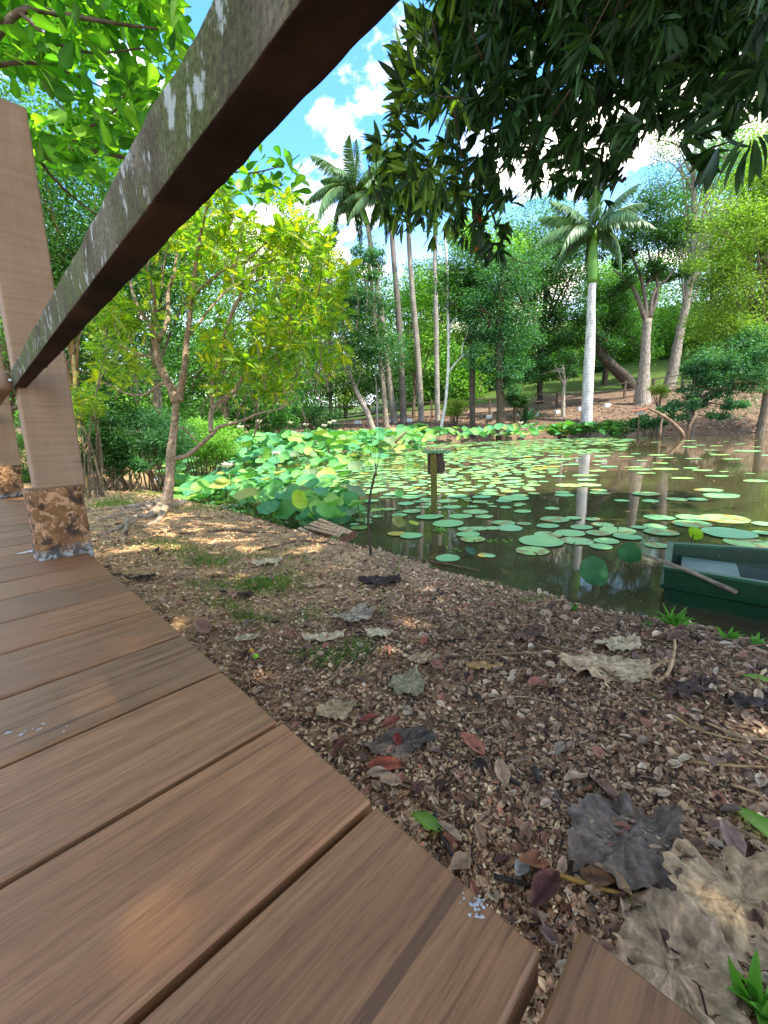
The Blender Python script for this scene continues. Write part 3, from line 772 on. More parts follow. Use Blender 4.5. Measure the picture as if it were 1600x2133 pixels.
for i, (r_, p, zl, s, k_) in enumerate(lst):
    tilt = abs(rng.normal(.2, .28)) if k_ != 'b' else abs(rng.normal(.3, .35)); azim = rng.uniform(0, 6.28)
    if rng.random() < .3: tilt += .35; azim = rng.normal(0, .7)      # facing the viewer's side, away from the prevailing light
    if i < 285: mk_lotus(p, zl, s, tilt, azim, i < 90, lab[k_], grp[k_])
    else:
        kk = int(rng.integers(NP)); V = lot_one[kk][0]
        Rm = rot_tilt(tilt, azim, rng.uniform(0, 6.28))
        Vv = V.V[0]@Rm.T*s+[p[0], p[1], zl]; b0 = rest.n
        rest.V.append(Vv); rest.c.append(V.c[0]); rest.n += len(Vv)
        for F_, T_ in zip(V.F, V.T): rest.F.append(F_+b0); rest.T.append(T_)
if rest.n: tag(rest.build('lotus_leaves', M['lotus']), kind='stuff', label='mass of smaller distant lotus leaves at the back of the pond', cat='lotus leaves')
# special leaves near the boat and shore
def special(px, py, z, s, tilt, azim, c1, c2, label, me_i=0, spin=0, foot=0, dep=.12, nm='lotus_leaf', cat='lotus leaf'):
    P = at(px, py, z); fz = lambda r, a_, ph: dep*r**1.8+.05*r*r*math.sin(3*a_+ph[2])+.03*r**3*math.sin(6*a_+ph[1])
    tm = disc(36, [.1, .3, .55, .8, .93, 1], fz, 0, .04, me_i)
    e = thing(nm, label, cat, (P[0], P[1], foot))
    gg = G(); Rm = rot_tilt(tilt, azim, spin); add_disc(gg, tm, P, Rm, s, c1, c2); gg.build('blade', M['lotus'], e)
    gg = G(); tube(gg, smooth_path([[P[0]+.03, P[1]+.02, -.2], [P[0]+.015, P[1]+.02, z*.4], P-[0, 0, .002]], 4), .005, 6, srgb('#5a6a34')); gg.build('stalk', M['lotus'], e)
dg = srgb('#3c7a3a')*.6
special(1236, 1190, .10, .088, 1.05, .1, dg, dg*1.4, 'large dark green lotus leaf tipped up to face the bank, beside the boat', 3)
special(1311, 1152, .14, .068, 1.0, -.35, dg*.9, dg*1.3, 'dark green lotus leaf with ragged yellow rim touching the end of the grey pole', 4)
special(1444, 1114, .10, .055, 1.25, 1.9, srgb('#b8e032')*.75, srgb('#9ccf2c')*.7, 'bright yellow-green upright lotus leaf behind the boat corner', 5, dep=.5)
special(620, 1042, .30, .10, 1.25, .9, srgb('#a6d83a')*.7, YEL*.7, 'yellow-green lotus leaf standing on edge in front of the near stand', 6, dep=.35)
special(831, 1028, .13, .062, .9, .3, srgb('#8fd56a')*.75, srgb('#7fc860')*.7, 'single round light green lotus leaf tilted forward beside the bare sapling', 7, dep=.15)
special(829, 1088, .08, .07, .8, .5, srgb('#a9b85a')*.6, srgb('#8a6a30')*.8, 'withering ribbed brownish lotus leaf right of the bare sapling', 8, dep=.3)
special(862, 1090, .07, .05, .3, .9, srgb('#b4d838')*.7, YEL*.6, 'small yellow lotus leaf beside the withering one', 9)
special(782, 962, .42, .12, .35, .2, srgb('#86c860')*.75, srgb('#a8dc70')*.7, 'pale lotus leaf floating high above the tip of the bare sapling', 10)
special(812, 935, .50, .09, .8, 1.6, srgb('#7cc468')*.75, srgb('#94d070')*.7, 'lotus leaf hanging sideways right above the bare sapling', 11)
special(650, 1072, .16, .11, .55, .15, srgb('#4f9a5c')*.7, srgb('#74b468')*.7, 'big blue-green lotus leaf at the front of the stand next to the pallet', 12)
special(560, 1058, .20, .12, .5, -.2, srgb('#4f9a66')*.7, srgb('#78b86c')*.7, 'big drooping blue-green lotus leaf left of the pallet', 13)
special(980, 1148, .04, .04, .55, .6, srgb('#2f6a4a')*.7, srgb('#3a7a50')*.7, 'small dark green half-raised leaf among the front floating pads', 14)
# lotus flowers
fl_me = None
def flower_geo():
    gg = G(); n = 14; P = np.zeros((n, 3)); an = np.arange(n)*2.4
    A = np.stack([np.cos(an)*(.5+.35*(np.arange(n)/n)), np.sin(an)*(.5+.35*(np.arange(n)/n)), np.full(n, .9)-.4*np.arange(n)/n], -1)
    inst(gg, L_OVL, P, A, -A*[1, 1, 0]+[0, 0, .6], np.full(n, .1), srgb('#f6e3dc'), srgb('#f4ecd0')); return gg
fme = mesh_of(flower_geo(), 'flower', M['petal']); sme = stalk_me
for (x, y, Y) in ((540, 882, 15), (502, 894, 13), (606, 884, 19), (638, 888, 20), (676, 890, 21), (696, 881, 22), (576, 950, 9), (475, 976, 6.5), (688, 884, 22), (1085, 884, 24)):
    P = atY(x, y, Y); P[2] = max(P[2], .15)
    e = thing('lotus_flower', 'pale cream-pink open lotus flower above the leaves', 'lotus flower', (P[0], P[1], 0), 'pale lotus flowers over the stand')
    b_ = obj_me('blossom', fme, e); b_.location = (0, 0, P[2]); b_.scale = (1+.05*Y,)*3
    st = obj_me('stalk', sme, e); st.location = (0, 0, P[2]); st.scale = (1, 1, P[2]+.3)
# lily pads
padc = [srgb(c)*.84 for c in ('#8ecf80', '#93d184', '#7cc07c', '#9fd67a', '#88c78c', '#a6da84')]
pad_me = []; pad_g = []
for k_ in range(10):
    fz = lambda r, a_, ph: .012*r**6+.006*r*math.sin(4*a_+ph[0])
    nt_ = .06 if k_ % 2 else 0
    tm = disc(34, [.25, .55, .85, .96, 1], fz, nt_, .018, 50+k_)
    c1 = padc[k_ % 6]
    if k_ == 9: c1 = srgb('#cdb84a')*.8
    gg = G(); add_disc(gg, tm, np.zeros(3), np.eye(3), 1, c1, c1*[1.15, 1.08, 1.0])
    if k_ in (3, 5, 7, 8, 1):
        qv = gg.V[0]; sp_ = (vn(qv*[2.5, 2.5, 1]+k_*3, k_) > (.66 if k_ != 8 else .5))[:, None]; gg.c[0] = np.where(sp_, srgb('#b8a050')*.6, gg.c[0])
    pad_g.append(gg); pad_me.append(mesh_of(gg, 'lily_pad', M['pad']))
pads = [(1373, 1079, 59), (1441, 1079, 60), (1508, 1082, 92), (1441, 1093, 72), (1364, 1098, 46), (1377, 1110, 67), (1517, 1112, 100), (1590, 1112, 40), (1560, 1132, 90), (1368, 1137, 46), (1255, 1094, 44), (1211, 1099, 46), (1187, 1112, 60), (1246, 1112, 50), (1287, 1107, 70), (1307, 1120, 55), (1127, 1129, 92), (1202, 1128, 66), (1263, 1128, 50), (1252, 1140, 46), (1109, 1149, 70), (933, 1164, 54), (1009, 1158, 30), (985, 1125, 54), (972, 1104, 40), (976, 1115, 50), (1049, 1090, 52), (1027, 1101, 36), (1062, 1101, 56), (1092, 1092, 30), (1156, 1083, 60), (1141, 1097, 46), (1141, 1116, 56), (933, 1092, 66), (907, 1077, 36), (959, 1076, 50), (990, 1067, 55), (942, 1057, 40), (1009, 1077, 40), (856, 1117, 50), (826, 1113, 40), (858, 1066, 40), (894, 1078, 56), (846, 1050, 36), (932, 1044, 46), (954, 1034, 42), (928, 1023, 44), (804, 1036, 28), (832, 1074, 34), (758, 1084, 36), (812, 1062, 30), (772, 1044, 36), (1070, 1039, 66), (1019, 1029, 46), (1082, 1032, 36), (1176, 1032, 40), (1172, 1026, 30), (1150, 1060, 30), (1250, 1028, 44), (1295, 1044, 30), (1355, 1045, 34), (1345, 1030, 52), (1502, 1033, 66), (1453, 1041, 36), (1410, 1041, 40), (1219, 991, 52), (1185, 1012, 56), (1228, 1011, 46), (1222, 1001, 40), (1333, 979, 46), (1385, 978, 50), (1494, 992, 42), (1463, 980, 38), (1376, 965, 32), (1245, 981, 36), (1190, 968, 34), (1557, 940, 46), (1500, 948, 34), (1524, 957, 36), (1268, 973, 36), (1370, 948, 32), (996, 1102, 40), (1195, 1080, 34), (1089, 1066, 36), (1050, 1044, 34), (1330, 1100, 30), (1590, 1093, 40), (1235, 1083, 30), (1020, 1160, 26)]
spec_lab = {2: 'wide pale green lily pad floating behind the boat, largest of that far row', 6: 'largest round lily pad just beyond the boat\'s far side', 8: 'lily pad partly hidden by the boat\'s far side', 16: 'largest lily pad of the front cluster in the middle of the open water', 20: 'lily pad at the front left of the cluster with a yellowing pad beside it', 21: 'lone round lily pad nearest the grassy shore tuft', 62: 'single wide lily pad alone on brown water near the right edge', 65: 'bigger pale pad lying across the palm trunk\'s reflection'}
PD = []
np_ = 0
def place_pad(P, s, kk, label, group):
    o = obj_me('lily_pad', pad_me[kk]); o.location = (P[0], P[1], .004+.0006*(np_ % 9)+.002*rng.random()); o.scale = (s, s*rng.uniform(.92, 1), s); o.rotation_euler = (rng.normal(0, .012), rng.normal(0, .012), rng.uniform(0, 6.28))
    return tag(o, label, 'lily pad', group)
for i, (x, y, wpx) in enumerate(pads):
    P = at(x, y, 0); s = wpx/2*(np.linalg.norm(P-EYE)*.97)/np.linalg.norm(ray(x, y))/FP; np_ += 1
    kk = 9 if i in (40, 22) else int(rng.integers(9)); PD.append([P[0], P[1], s])
    if i in spec_lab: place_pad(P, s, kk, spec_lab[i], None)
    else: place_pad(P, s, kk, 'round green lily pad floating flat on the open brown water', 'lily pads on the open water')
rg = np.random.default_rng(31)
regA = [(640, 1010), (700, 950), (760, 925), (900, 908), (1130, 898), (1240, 900), (1320, 915), (1290, 950), (1180, 960), (1130, 1010), (1100, 1060), (900, 1060), (800, 1070), (740, 1110), (640, 1100), (560, 1050)]
regB = [(1100, 900), (1400, 905), (1600, 930), (1600, 1060), (1180, 1060)]
extra = []
for _ in range(26000):
    x = rg.uniform(-5, 22); y = math.exp(rg.uniform(math.log(3), math.log(28)))
    if pond_sd(np.array([x]), np.array([y]))[0] > -.15: continue
    q = proj([x, y, 0]); s = (.05+.12*rg.random()**1.3)*(.75+.045*y)
    A_ = inpoly(q[0], q[1], regA); B2 = inpoly(q[0], q[1], regB) and rg.random() < .012
    if not (A_ or B2): continue
    if fbm(np.array([x]), np.array([y]), .9, 77)[0] < -.05 and not B2: continue
    K = np.array(PD)
    if np.min(np.hypot(K[:, 0]-x, K[:, 1]-y)-(.84+.25*(fbm(np.array([x]), np.array([y]), .7, 3)[0]+.3))*(K[:, 2]+s)) < 0: continue
    PD.append([x, y, s]); extra.append((-(s/y), x, y, s))
extra.sort(); room = 298-len(pads)
print('pads', len(pads), len(extra), 'lotus', len(lst))
restp = G()
for i, (r_, x, y, s) in enumerate(extra):
    kk = int(rng.integers(10)) if rng.random() < .3 else int(rng.integers(9)); np_ += 1
    if i < room: place_pad((x, y, 0), s, kk, 'green lily pad in the thick carpet of pads around the nest box post', 'lily pads carpeting the water around the nest box')
    else:
        V = pad_g[kk]; an = rng.uniform(0, 6.28); Rm = rot_tilt(0, 0, an); Vv = V.V[0]@Rm.T*s+[x, y, .004+.001*rng.random()+.0006*(i % 9)]
        b0 = restp.n; restp.V.append(Vv); restp.c.append(V.c[0]); restp.n += len(Vv)
        for F_, T_ in zip(V.F, V.T): restp.F.append(F_+b0); restp.T.append(T_)
if restp.n: tag(restp.build('lily_pads', M['pad']), kind='stuff', label='many tiny far lily pads covering the back of the pond', cat='lily pads')
# floating specks of weed and fallen leaves on the water
rg = np.random.default_rng(5); gg = G()
n = 9000; x = rg.uniform(-1, 6, n); y = np.exp(rg.uniform(math.log(1.2), math.log(7), n)); sd = pond_sd(x, y)
clump = fbm(x, y, 1.6, 5, 3)
ok = (sd < 0.02) & (rg.random(n) < np.where(sd > -.9, .85, .25)) & (clump > -.12); x, y = x[ok], y[ok]; n = len(x)
cs = np.array([srgb(c) for c in ('#c8cdb0', '#9fb070', '#8a8068', '#e0e0d0', '#6c7a3a')])[rg.integers(0, 5, n)]*.6
inst(gg, L_DIA, np.stack([x, y, np.full(n, .0035)], -1), np.stack([rg.normal(0, 1, n), rg.normal(0, 1, n), np.zeros(n)], -1), np.array([[0, 0, 1.]]*n), rg.uniform(.003, .009, n)*(.6+.25*y), cs)
tag(gg.build('duckweed', M['litter'], smooth=False), kind='stuff', label='pale specks of duckweed and scum floating near the bank', cat='duckweed')
gg = G(); n = 900; x = rg.uniform(0, 20, n); y = rg.uniform(2.5, 22, n); ok = (pond_sd(x, y) < -.1) & (fbm(x, y, .5, 9, 2) > -.03); x, y = x[ok], y[ok]; n = len(x)
cs = np.array([srgb(c) for c in ('#c08a4a', '#a8703c', '#d8b060', '#8a5a34')])[rg.integers(0, 4, n)]*.7
inst(gg, L_TRI, np.stack([x, y, np.full(n, .007)], -1), np.stack([rg.normal(0, 1, n), rg.normal(0, 1, n), np.zeros(n)], -1), np.array([[0, 0, 1.]]*n), rg.uniform(.03, .07, n)*(.5+.06*y), cs)
tag(gg.build('floating_leaves', M['litter'], smooth=False), kind='stuff', label='small brown fallen leaves scattered on the pond surface', cat='floating leaves')
# ------------------------------------------------------------------ small forked tree at the shore (variegated, lobed leaves)
def ellipsoid_pts(n, c, r, rg, shell=2.4):
    d = nrm(rg.normal(0, 1, (n, 3))); return np.asarray(c)+d*(rg.random(n)**(1/shell))[:, None]*np.asarray(r), d
pT = gpt(342, 1066); TY = pT[1]
tr = thing('forked_tree', 'small forked tree with spotted trunk and yellowing lobed leaves, roots spreading on the bank', 'tree', pT)
gg = G(); bk = srgb('#97826c')
def limb(pl, r, g=gg, Y=TY, col=bk, n=9, bump=.12, k=6):
    P = [atY(p[0], p[1], Y+(p[2] if len(p) > 2 else 0)) for p in pl]
    Q = smooth_path(P, k); tube(g, Q, lerp_r(np.asarray(r)*.75, len(Q)), n, col, bump=bump); return Q
u = TY/FP
limb([(343, 1085), (344, 1062), (350, 1030), (354, 990), (356, 945), (363, 890), (367, 833)], np.array([29, 23, 18, 15.5, 16, 12, 11])*u/1.3, n=14)
limb([(367, 838), (358, 812), (350, 798), (332, 756), (324, 717), (315, 682), (301, 661), (283, 630), (271, 581, .2), (262, 520, .3), (270, 440, .3)], np.array([13, 11, 10, 9, 8, 6, 5, 4.5, 4, 3, 2])*u)
limb([(372, 835), (376, 815), (384, 770, -.1), (388, 717, -.1), (394, 675, -.15), (402, 600, -.2), (415, 500, -.3), (440, 400, -.4)], np.array([12, 10, 8, 7, 6, 5, 4, 2])*u)
limb([(322, 712), (333, 700), (350, 665, .1), (350, 612, .2), (364, 567, .2), (372, 500, .3), (385, 440, .3)], np.array([6, 6, 6, 5, 5, 4, 3])*u)
limb([(316, 690), (322, 640, -.1), (318, 600, -.2), (300, 540, -.3)], np.array([5, 4, 3, 2])*u)
limb([(356, 958), (372, 953), (395, 945, -.1), (441, 906, -.25), (458, 889, -.3), (507, 875, -.4), (539, 861, -.45), (580, 852, -.5), (620, 830, -.5)], np.array([12, 9, 8, 7, 5.5, 4.5, 3.5, 2.5, 1.5])*u/1.4)
limb([(439, 900, -.25), (439, 880, -.2), (444, 850, -.1), (490, 812, 0), (525, 749, .1), (560, 721, .1), (610, 690, .2), (660, 650, .2)], np.array([6, 6, 6, 5.5, 5, 5, 4, 2.5])*u)
limb([(441, 850, -.1), (443, 800, -.1), (452, 760, -.2), (470, 690, -.3), (500, 620, -.4), (530, 560, -.4)], np.array([5, 4.5, 4, 3.5, 3, 2])*u)
limb([(392, 700, -.1), (410, 680, 0), (440, 640, .1), (480, 600, .2), (520, 590, .3), (570, 570, .3)], np.array([4, 3.5, 3, 3, 2.5, 1.5])*u)
limb([(400, 620, -.2), (430, 590, -.3), (470, 560, -.4), (510, 545, -.5), (560, 500, -.5)], np.array([4, 3.5, 3, 2.5, 1.5])*u)
limb([(350, 798), (335, 800, .1), (300, 822, .2), (260, 818, .3), (225, 800, .3), (190, 790, .3)], np.array([4, 3.5, 3, 2.5, 2, 1])*u)
limb([(330, 750), (300, 740, -.1), (250, 720, -.2), (210, 690, -.2)], np.array([3.5, 3, 2, 1])*u)
limb([(361, 900), (380, 890, .1), (400, 910, .2), (415, 925, .3)], np.array([3, 2.5, 2, 1])*u)
TG = gg
gg = G()
for pl, r in ([[(350, 1052), (325, 1052), (300, 1062), (270, 1068), (235, 1078), (205, 1085)], [16, 13, 9, 7, 5, 3]], [[(340, 1066), (310, 1078), (285, 1078), (268, 1092), (240, 1105), (198, 1120)], [13, 10, 7, 6, 5, 3]], [[(352, 1060), (375, 1052), (392, 1044)], [14, 10, 4]],
              [[(345, 1070), (330, 1085), (300, 1100)], [9, 6, 3]], [[(300, 1062), (260, 1058), (215, 1062)], [7, 5, 3]], [[(268, 1090), (262, 1105), (258, 1118)], [5, 4, 2]]):
    P = [gpt(x, y)+Zv*.004 for x, y in pl]; P[0] = P[0]+Zv*.05; Q = smooth_path(P, 6); Q[:, 2] = np.maximum(Q[:, 2], terrain(Q[:, 0], Q[:, 1])+.002)
    tube(gg, Q, lerp_r(np.array(r)*u*.85, len(Q)), 9, bk*1.1, bump=.2)
gg.build('roots', M['barkn'], tr)
polyT = [(170, 660), (225, 540), (290, 470), (420, 420), (560, 385), (640, 440), (700, 520), (738, 560), (728, 640), (690, 690), (728, 750), (660, 800), (560, 845), (520, 870), (450, 820), (400, 760), (370, 690), (330, 760), (310, 800), (230, 815), (140, 850), (150, 800), (200, 760), (180, 700)]
rg = np.random.default_rng(12)
nC = 680; P = []
bl = 0
while len(P) < nC:
    x, y = rg.uniform(130, 745), rg.uniform(380, 880)
    if not inpoly(x, y, polyT): continue
    f_ = fbm(np.array([x/100.]), np.array([y/100.]), 1.1, 4, 3)[0]
    if f_ < -.06 and rg.random() < .9: continue
    if 290 < x < 420 and y > 600 and rg.random() < .72: continue
    dY = rg.uniform(-.75, .9)
    if 640 < y and x > 380: dY -= .15
    P.append(atY(x, y, TY+dY))
P = np.array(P); q = proj(P)
nl_ = 7; base = np.repeat(P, nl_, 0); n = len(base)
A = rg.normal(0, 1, (n, 3))*[1, 1, .55]+[0, 0, .15]; Nn = rg.normal(0, .45, (n, 3))+[0, -.15, 1]
lg_, yl_, dk_ = srgb('#5f9636')*.75, srgb('#dcd83c')*.8, srgb('#356a32')*.7
yel = np.clip((q[:, 0]-250)/420, 0, 1)*.5+.1; isy = np.repeat(rg.random(len(P)) < yel*.3, nl_)
cA = lg_*rg.uniform(.75, 1.3, (n, 1)); mk = rg.random(n) < .42; cA[mk] = dk_*rg.uniform(.8, 1.3, (mk.sum(), 1))
cB = np.where((rg.random(n) < .28)[:, None], yl_, srgb('#a9c84a')*.8)
cA[isy] = cA[isy]*.35+yl_*.65*rg.uniform(.7, 1.1, (isy.sum(), 1)); cB[isy] = yl_
gg = G(); half = rg.random(n) < .6; sz = rg.uniform(.055, .12, n)
inst(gg, L_LOB, base[half]+A[half]*.015, A[half], Nn[half], sz[half]*1.15, cA[half], cB[half])
h2 = ~half; inst(gg, L_OVL, base[h2]+A[h2]*.015, A[h2], Nn[h2], sz[h2], cA[h2], cB[h2])
gg.build('foliage', M['leafnear'], tr)
gg = TG
for i_ in rg.choice(len(P), 230, replace=False):
    p = P[i_]; tgt = p+np.array([rg.uniform(-.25, .15), rg.uniform(-.1, .1), -rg.uniform(.15, .4)])
    tube(gg, smooth_path([tgt, (p+tgt)/2+rg.normal(0, .025, 3), p], 3), lerp_r([.005, .0018], 7), 4, bk*.8, cap=False)
gg.build('trunk', M['barkn'], tr)
# ------------------------------------------------------------------ broad-leaved branch reaching in from the upper left
tl = thing('overhanging_branch_tree', 'tree reaching in at the upper left with large glossy oval leaves lit from above', 'tree', (-3.6, .8, .3))
gg = G(); bkl = srgb('#5d5244')
def limb2(pl, r, Y0=1.9, g=gg, col=bkl, n=8): 
    Q = smooth_path([atY(p[0], p[1], p[2] if len(p) > 2 else Y0) for p in pl], 6); tube(g, Q, lerp_r(r, len(Q)), n, col, bump=.2); return Q
tube(gg, smooth_path([[-3.6, .8, .2], [-3.55, .9, 1.2], [-3.3, 1.2, 2.2], [-2.8, 1.7, 3.0]], 6), lerp_r([.14, .11, .09, .06], 19), 12, bkl, bump=.15)
tube(gg, smooth_path([[-3.3, 1.2, 2.1], [-2.9, 1.8, 2.3], [-2.3, 2.1, 2.45], [-1.7, 2.25, 2.5]], 6), lerp_r([.06, .045, .03, .02], 19), 9, bkl, bump=.15)
limb2([(-260, 190, 2.0), (-60, 120, 1.9), (40, 25, 1.9), (130, 30), (250, 50), (330, 60)], [.035, .018, .012, .009, .006, .003])
limb2([(-100, 320, 2.6), (60, 306, 2.4), (130, 318, 2.4), (200, 316, 2.4), (260, 328, 2.4), (330, 345, 2.4), (430, 350, 2.4), (520, 360, 2.4), (590, 345, 2.4)], [.03, .016, .013, .011, .010, .008, .006, .004, .002])
limb2([(130, 318, 2.4), (180, 270, 2.3), (240, 230, 2.2), (280, 150, 2.1)], [.008, .006, .004, .003])
limb2([(40, 25, 1.9), (120, 90, 1.9), (200, 110, 2), (300, 100, 2)], [.008, .006, .004, .003])
limb2([(-30, 140, 2.0), (60, 130, 2.0), (140, 150, 2.1), (210, 180, 2.2)], [.01, .007, .005, .003])
limb2([(60, 306, 2.4), (120, 380, 2.6), (190, 440, 2.8), (250, 470, 2.9)], [.009, .007, .005, .003])
gg.build('trunk', M['barkn'], tl)
rg = np.random.default_rng(21)
polyL = [(-350, -300), (460, -300), (352, -40), (372, 30), (366, 120), (352, 190), (305, 235), (330, 290), (270, 345), (180, 370), (60, 345), (60, 245), (-350, 400)]
hole = [(158, 140), (215, 128), (248, 175), (225, 215), (185, 215)]
hole2 = [(352, -50), (470, -50), (430, 60), (372, 40)]
P = []
while len(P) < 1750:
    x, y = rg.uniform(-350, 460), rg.uniform(-300, 370)
    if not inpoly(x, y, polyL) or inpoly(x, y, hole) or inpoly(x, y, hole2) or fbm(np.array([x/90.]), np.array([y/90.]), 1, 14, 3)[0] < -.07: continue
    P.append(atY(x, y, rg.uniform(1.8, 4.2)))
for (x, y) in ((520, 345), (545, 330), (560, 350), (590, 335), (600, 350), (612, 372), (585, 390), (560, 380), (530, 370), (500, 365), (475, 345), (605, 400), (470, 375), (500, 395), (520, 410), (440, 370)): P.append(atY(x, y, rg.uniform(2.3, 2.5)))
P = np.array(P); nl_ = 5; base = np.repeat(P, nl_, 0); n = len(base)
A = rg.normal(0, 1, (n, 3))*[1, 1, .6]; Nn = rg.normal(0, .4, (n, 3))+[0, 0, 1]
cA = np.array([srgb(c) for c in ('#5f9234', '#4c8030', '#86b440', '#3c6e2a')])[rg.integers(0, 4, n)]*rg.uniform(.7, 1.1, (n, 1))
gg = G(); sz = rg.uniform(.05, .10, n); inst(gg, L_OBO, base+nrm(A)*.02, A, Nn, np.stack([sz, sz, sz], -1), cA, cA*1.5)
gg.build('foliage', M['leafnear'], tl)
# ------------------------------------------------------------------ dark tree overhead (upper right), unseen crown added behind the viewer for shade
od = thing('overhanging_dark_tree', 'dark tree with long narrow leaves hanging over the scene from the upper right', 'tree', (2.9, -1.2, .2))
gg = G(); bkd = srgb('#4a3d33')
tube(gg, smooth_path([[2.9, -1.2, .1], [2.95, -1.1, 1.5], [2.8, -.8, 3.0], [2.5, -.2, 4.2], [2.2, .6, 5.2]], 6), lerp_r([.24, .2, .17, .12, .06], 25), 14, bkd, bump=.15)
for e_ in ([2.2, 2.6, 3.1], [2.9, 3.0, 2.7], [3.2, 1.6, 3.0], [.5, -1.0, 4.4], [2.6, -2.4, 4.6], [4.2, -.6, 4.2], [0.2, .6, 4.4]):
    s_ = np.array([2.75, -.6, 3.2]); e_ = np.array(e_); md = (s_+e_)/2+[0, 0, .45]
    tube(gg, smooth_path([s_, md, e_], 6), lerp_r([.07, .045, .012], 13), 7, bkd, bump=.2)
TG = gg
rg = np.random.default_rng(33)
polyD = [(830, 190), (870, 70), (905, 0), (980, -120), (1000, -500), (2300, -500), (2300, 280), (1610, 215), (1560, 215), (1500, 250), (1450, 265), (1400, 215), (1370, 240), (1345, 300), (1300, 320), (1310, 365), (1240, 390), (1170, 375), (1120, 420), (1070, 465), (1060, 520), (1020, 545), (985, 500), (940, 470), (900, 478), (850, 470), (800, 450), (770, 400), (765, 350), (755, 320), (810, 285), (825, 240)]
P = []; B0 = []
while len(P) < 3500:
    x, y = rg.uniform(740, 2300), rg.uniform(-500, 550)
    if not inpoly(x, y, polyD): continue
    if fbm(np.array([x/60.]), np.array([y/60.]), 1, 8, 3)[0] < -.15: continue
    nearp = (x > 1150+.4*y) and y < 330
    t_ = 1.6+1.6*rg.random() if (nearp and rg.random() < .2) else rg.uniform(2.2, 3.9)
    P.append(atY(x, y, t_))
# fringe tips
for (x, y, Y) in ((883, 60, 3.2), (905, 40, 3.2), (1265, 480-60, 2.8), (848, 120, 3.3), (860, 95, 3.2), (868, 150, 3.2), (840, 165, 3.2), (880, 130, 3.2), (905, 485, 3.0), (1025, 530, 3.0), (1010, 510, 3.0), (1445, 330, 1.5), (1500, 300, 1.4), (1510, 280, 1.4), (1570, 270, 1.3), (1440, 290, 1.5), (1410, 290, 1.6)): P.append(atY(x, y, Y))
for _ in range(1500):   # added unseen crown above and behind the viewer, shading the deck
    p, d = ellipsoid_pts(1, (1.3, -.7, 4.7), (4.0, 3.5, 1.2), rg); 
    q = proj(p[0])
    if q[2] > 0 and -50 < q[0] < 1650 and -30 < q[1]: continue
    P.append(p[0])
gxx, gyy = np.meshgrid(np.arange(-2.9, 3.4, .105), np.arange(-1.2, 3.5, .105)); gxx = gxx.ravel()+rg.uniform(-.05, .05, gxx.size); gyy = gyy.ravel()+rg.uniform(-.05, .05, gxx.size)  # added unseen leaf clusters, set sunward of the deck and bank to shade them
kk_ = ~((gxx < -.35+.25*(gyy-2.3)) & (gyy > 2.3)); gxx, gyy = gxx[kk_], gyy[kk_]  # gap in the added leaves keeps the forked tree in sun
hh_ = rg.uniform(3.7, 4.9, gxx.size); top_ = np.stack([gxx, gyy, np.full(gxx.size, .5)], -1)+SD*(hh_/SD[2])[:, None]; qq_ = proj(top_)
top_ = top_[~((qq_[:, 2] > 0) & (qq_[:, 1] > -30) & (np.abs(qq_[:, 0]-800) < 850))]; P += list(top_)
P = np.array(P); nl_ = 9; base = np.repeat(P, nl_, 0); n = len(base)
ax_ = nrm(rg.normal(0, .6, (len(P), 3))+[-.25, .35, -.55]); q = proj(P); tipup = (q[:, 0] < 905) & (q[:, 1] < 300); ax_[tipup] = nrm(ax_[tipup]*.4+[-.4, .2, .9])
hi_ = P[:, 2] > 3.5; ax_[hi_] = nrm(rg.normal(0, 1, (int(hi_.sum()), 3))*[1, 1, .15]); A = np.repeat(ax_, nl_, 0)+rg.normal(0, .42, (n, 3))*np.where(np.repeat(hi_, nl_), 1.8, 1.)[:, None]*np.where(np.repeat(hi_, nl_)[:, None], [1, 1, .35], [1, 1, 1]); Nn = rg.normal(0, .6, (n, 3))+[0, 0, 1]
cA = np.array([srgb(c) for c in ('#2a4620', '#22381c', '#30502a', '#1c321a')])[rg.integers(0, 4, n)]*rg.uniform(.55, 1.35, (n, 1))
br = (np.repeat(q[:, 0] < 960, nl_)) & (rg.random(n) < .4); cA[br] = srgb('#6d8f36')*rg.uniform(.5, .9, (br.sum(), 1))  # lit look of the left fringe painted as lighter leaf colour
sz = rg.uniform(.07, .125, n); sz = np.where(np.repeat(P[:, 2] > 3.3, nl_), sz*1.6, sz)
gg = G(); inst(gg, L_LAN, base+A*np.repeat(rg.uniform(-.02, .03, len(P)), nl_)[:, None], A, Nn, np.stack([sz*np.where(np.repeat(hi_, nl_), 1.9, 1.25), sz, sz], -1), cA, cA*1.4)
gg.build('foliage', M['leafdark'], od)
gg = TG
for i_ in rg.choice(2500, 120, replace=False):
    p = P[i_]; tgt = p-ax_[i_]*rg.uniform(.2, .5)+[0, 0, .08]; tube(gg, [tgt, (p+tgt)/2+rg.normal(0, .015, 3), p], lerp_r([.006, .002], 3), 4, bkd, cap=False)
gg.build('trunk', M['bark'], od)
for i_, (x, y, Y, c_) in enumerate(((998, 453, 2.6, '#8a2a1c'), (1301, 368, 2.5, '#5a1f1a'), (993, 516, 2.7, '#c8782a'))):
    gg = G(); P0 = atY(x, y, Y); a_ = nrm(rg.normal(0, 1, (7, 3))+[0, 0, -.5]); inst(gg, L_OVL, np.repeat(P0[None], 7, 0), a_, rg.normal(0, 1, (7, 3)), np.full(7, .028), srgb(c_)*.7); gg.build('dry_leaves', M['dead'], od)
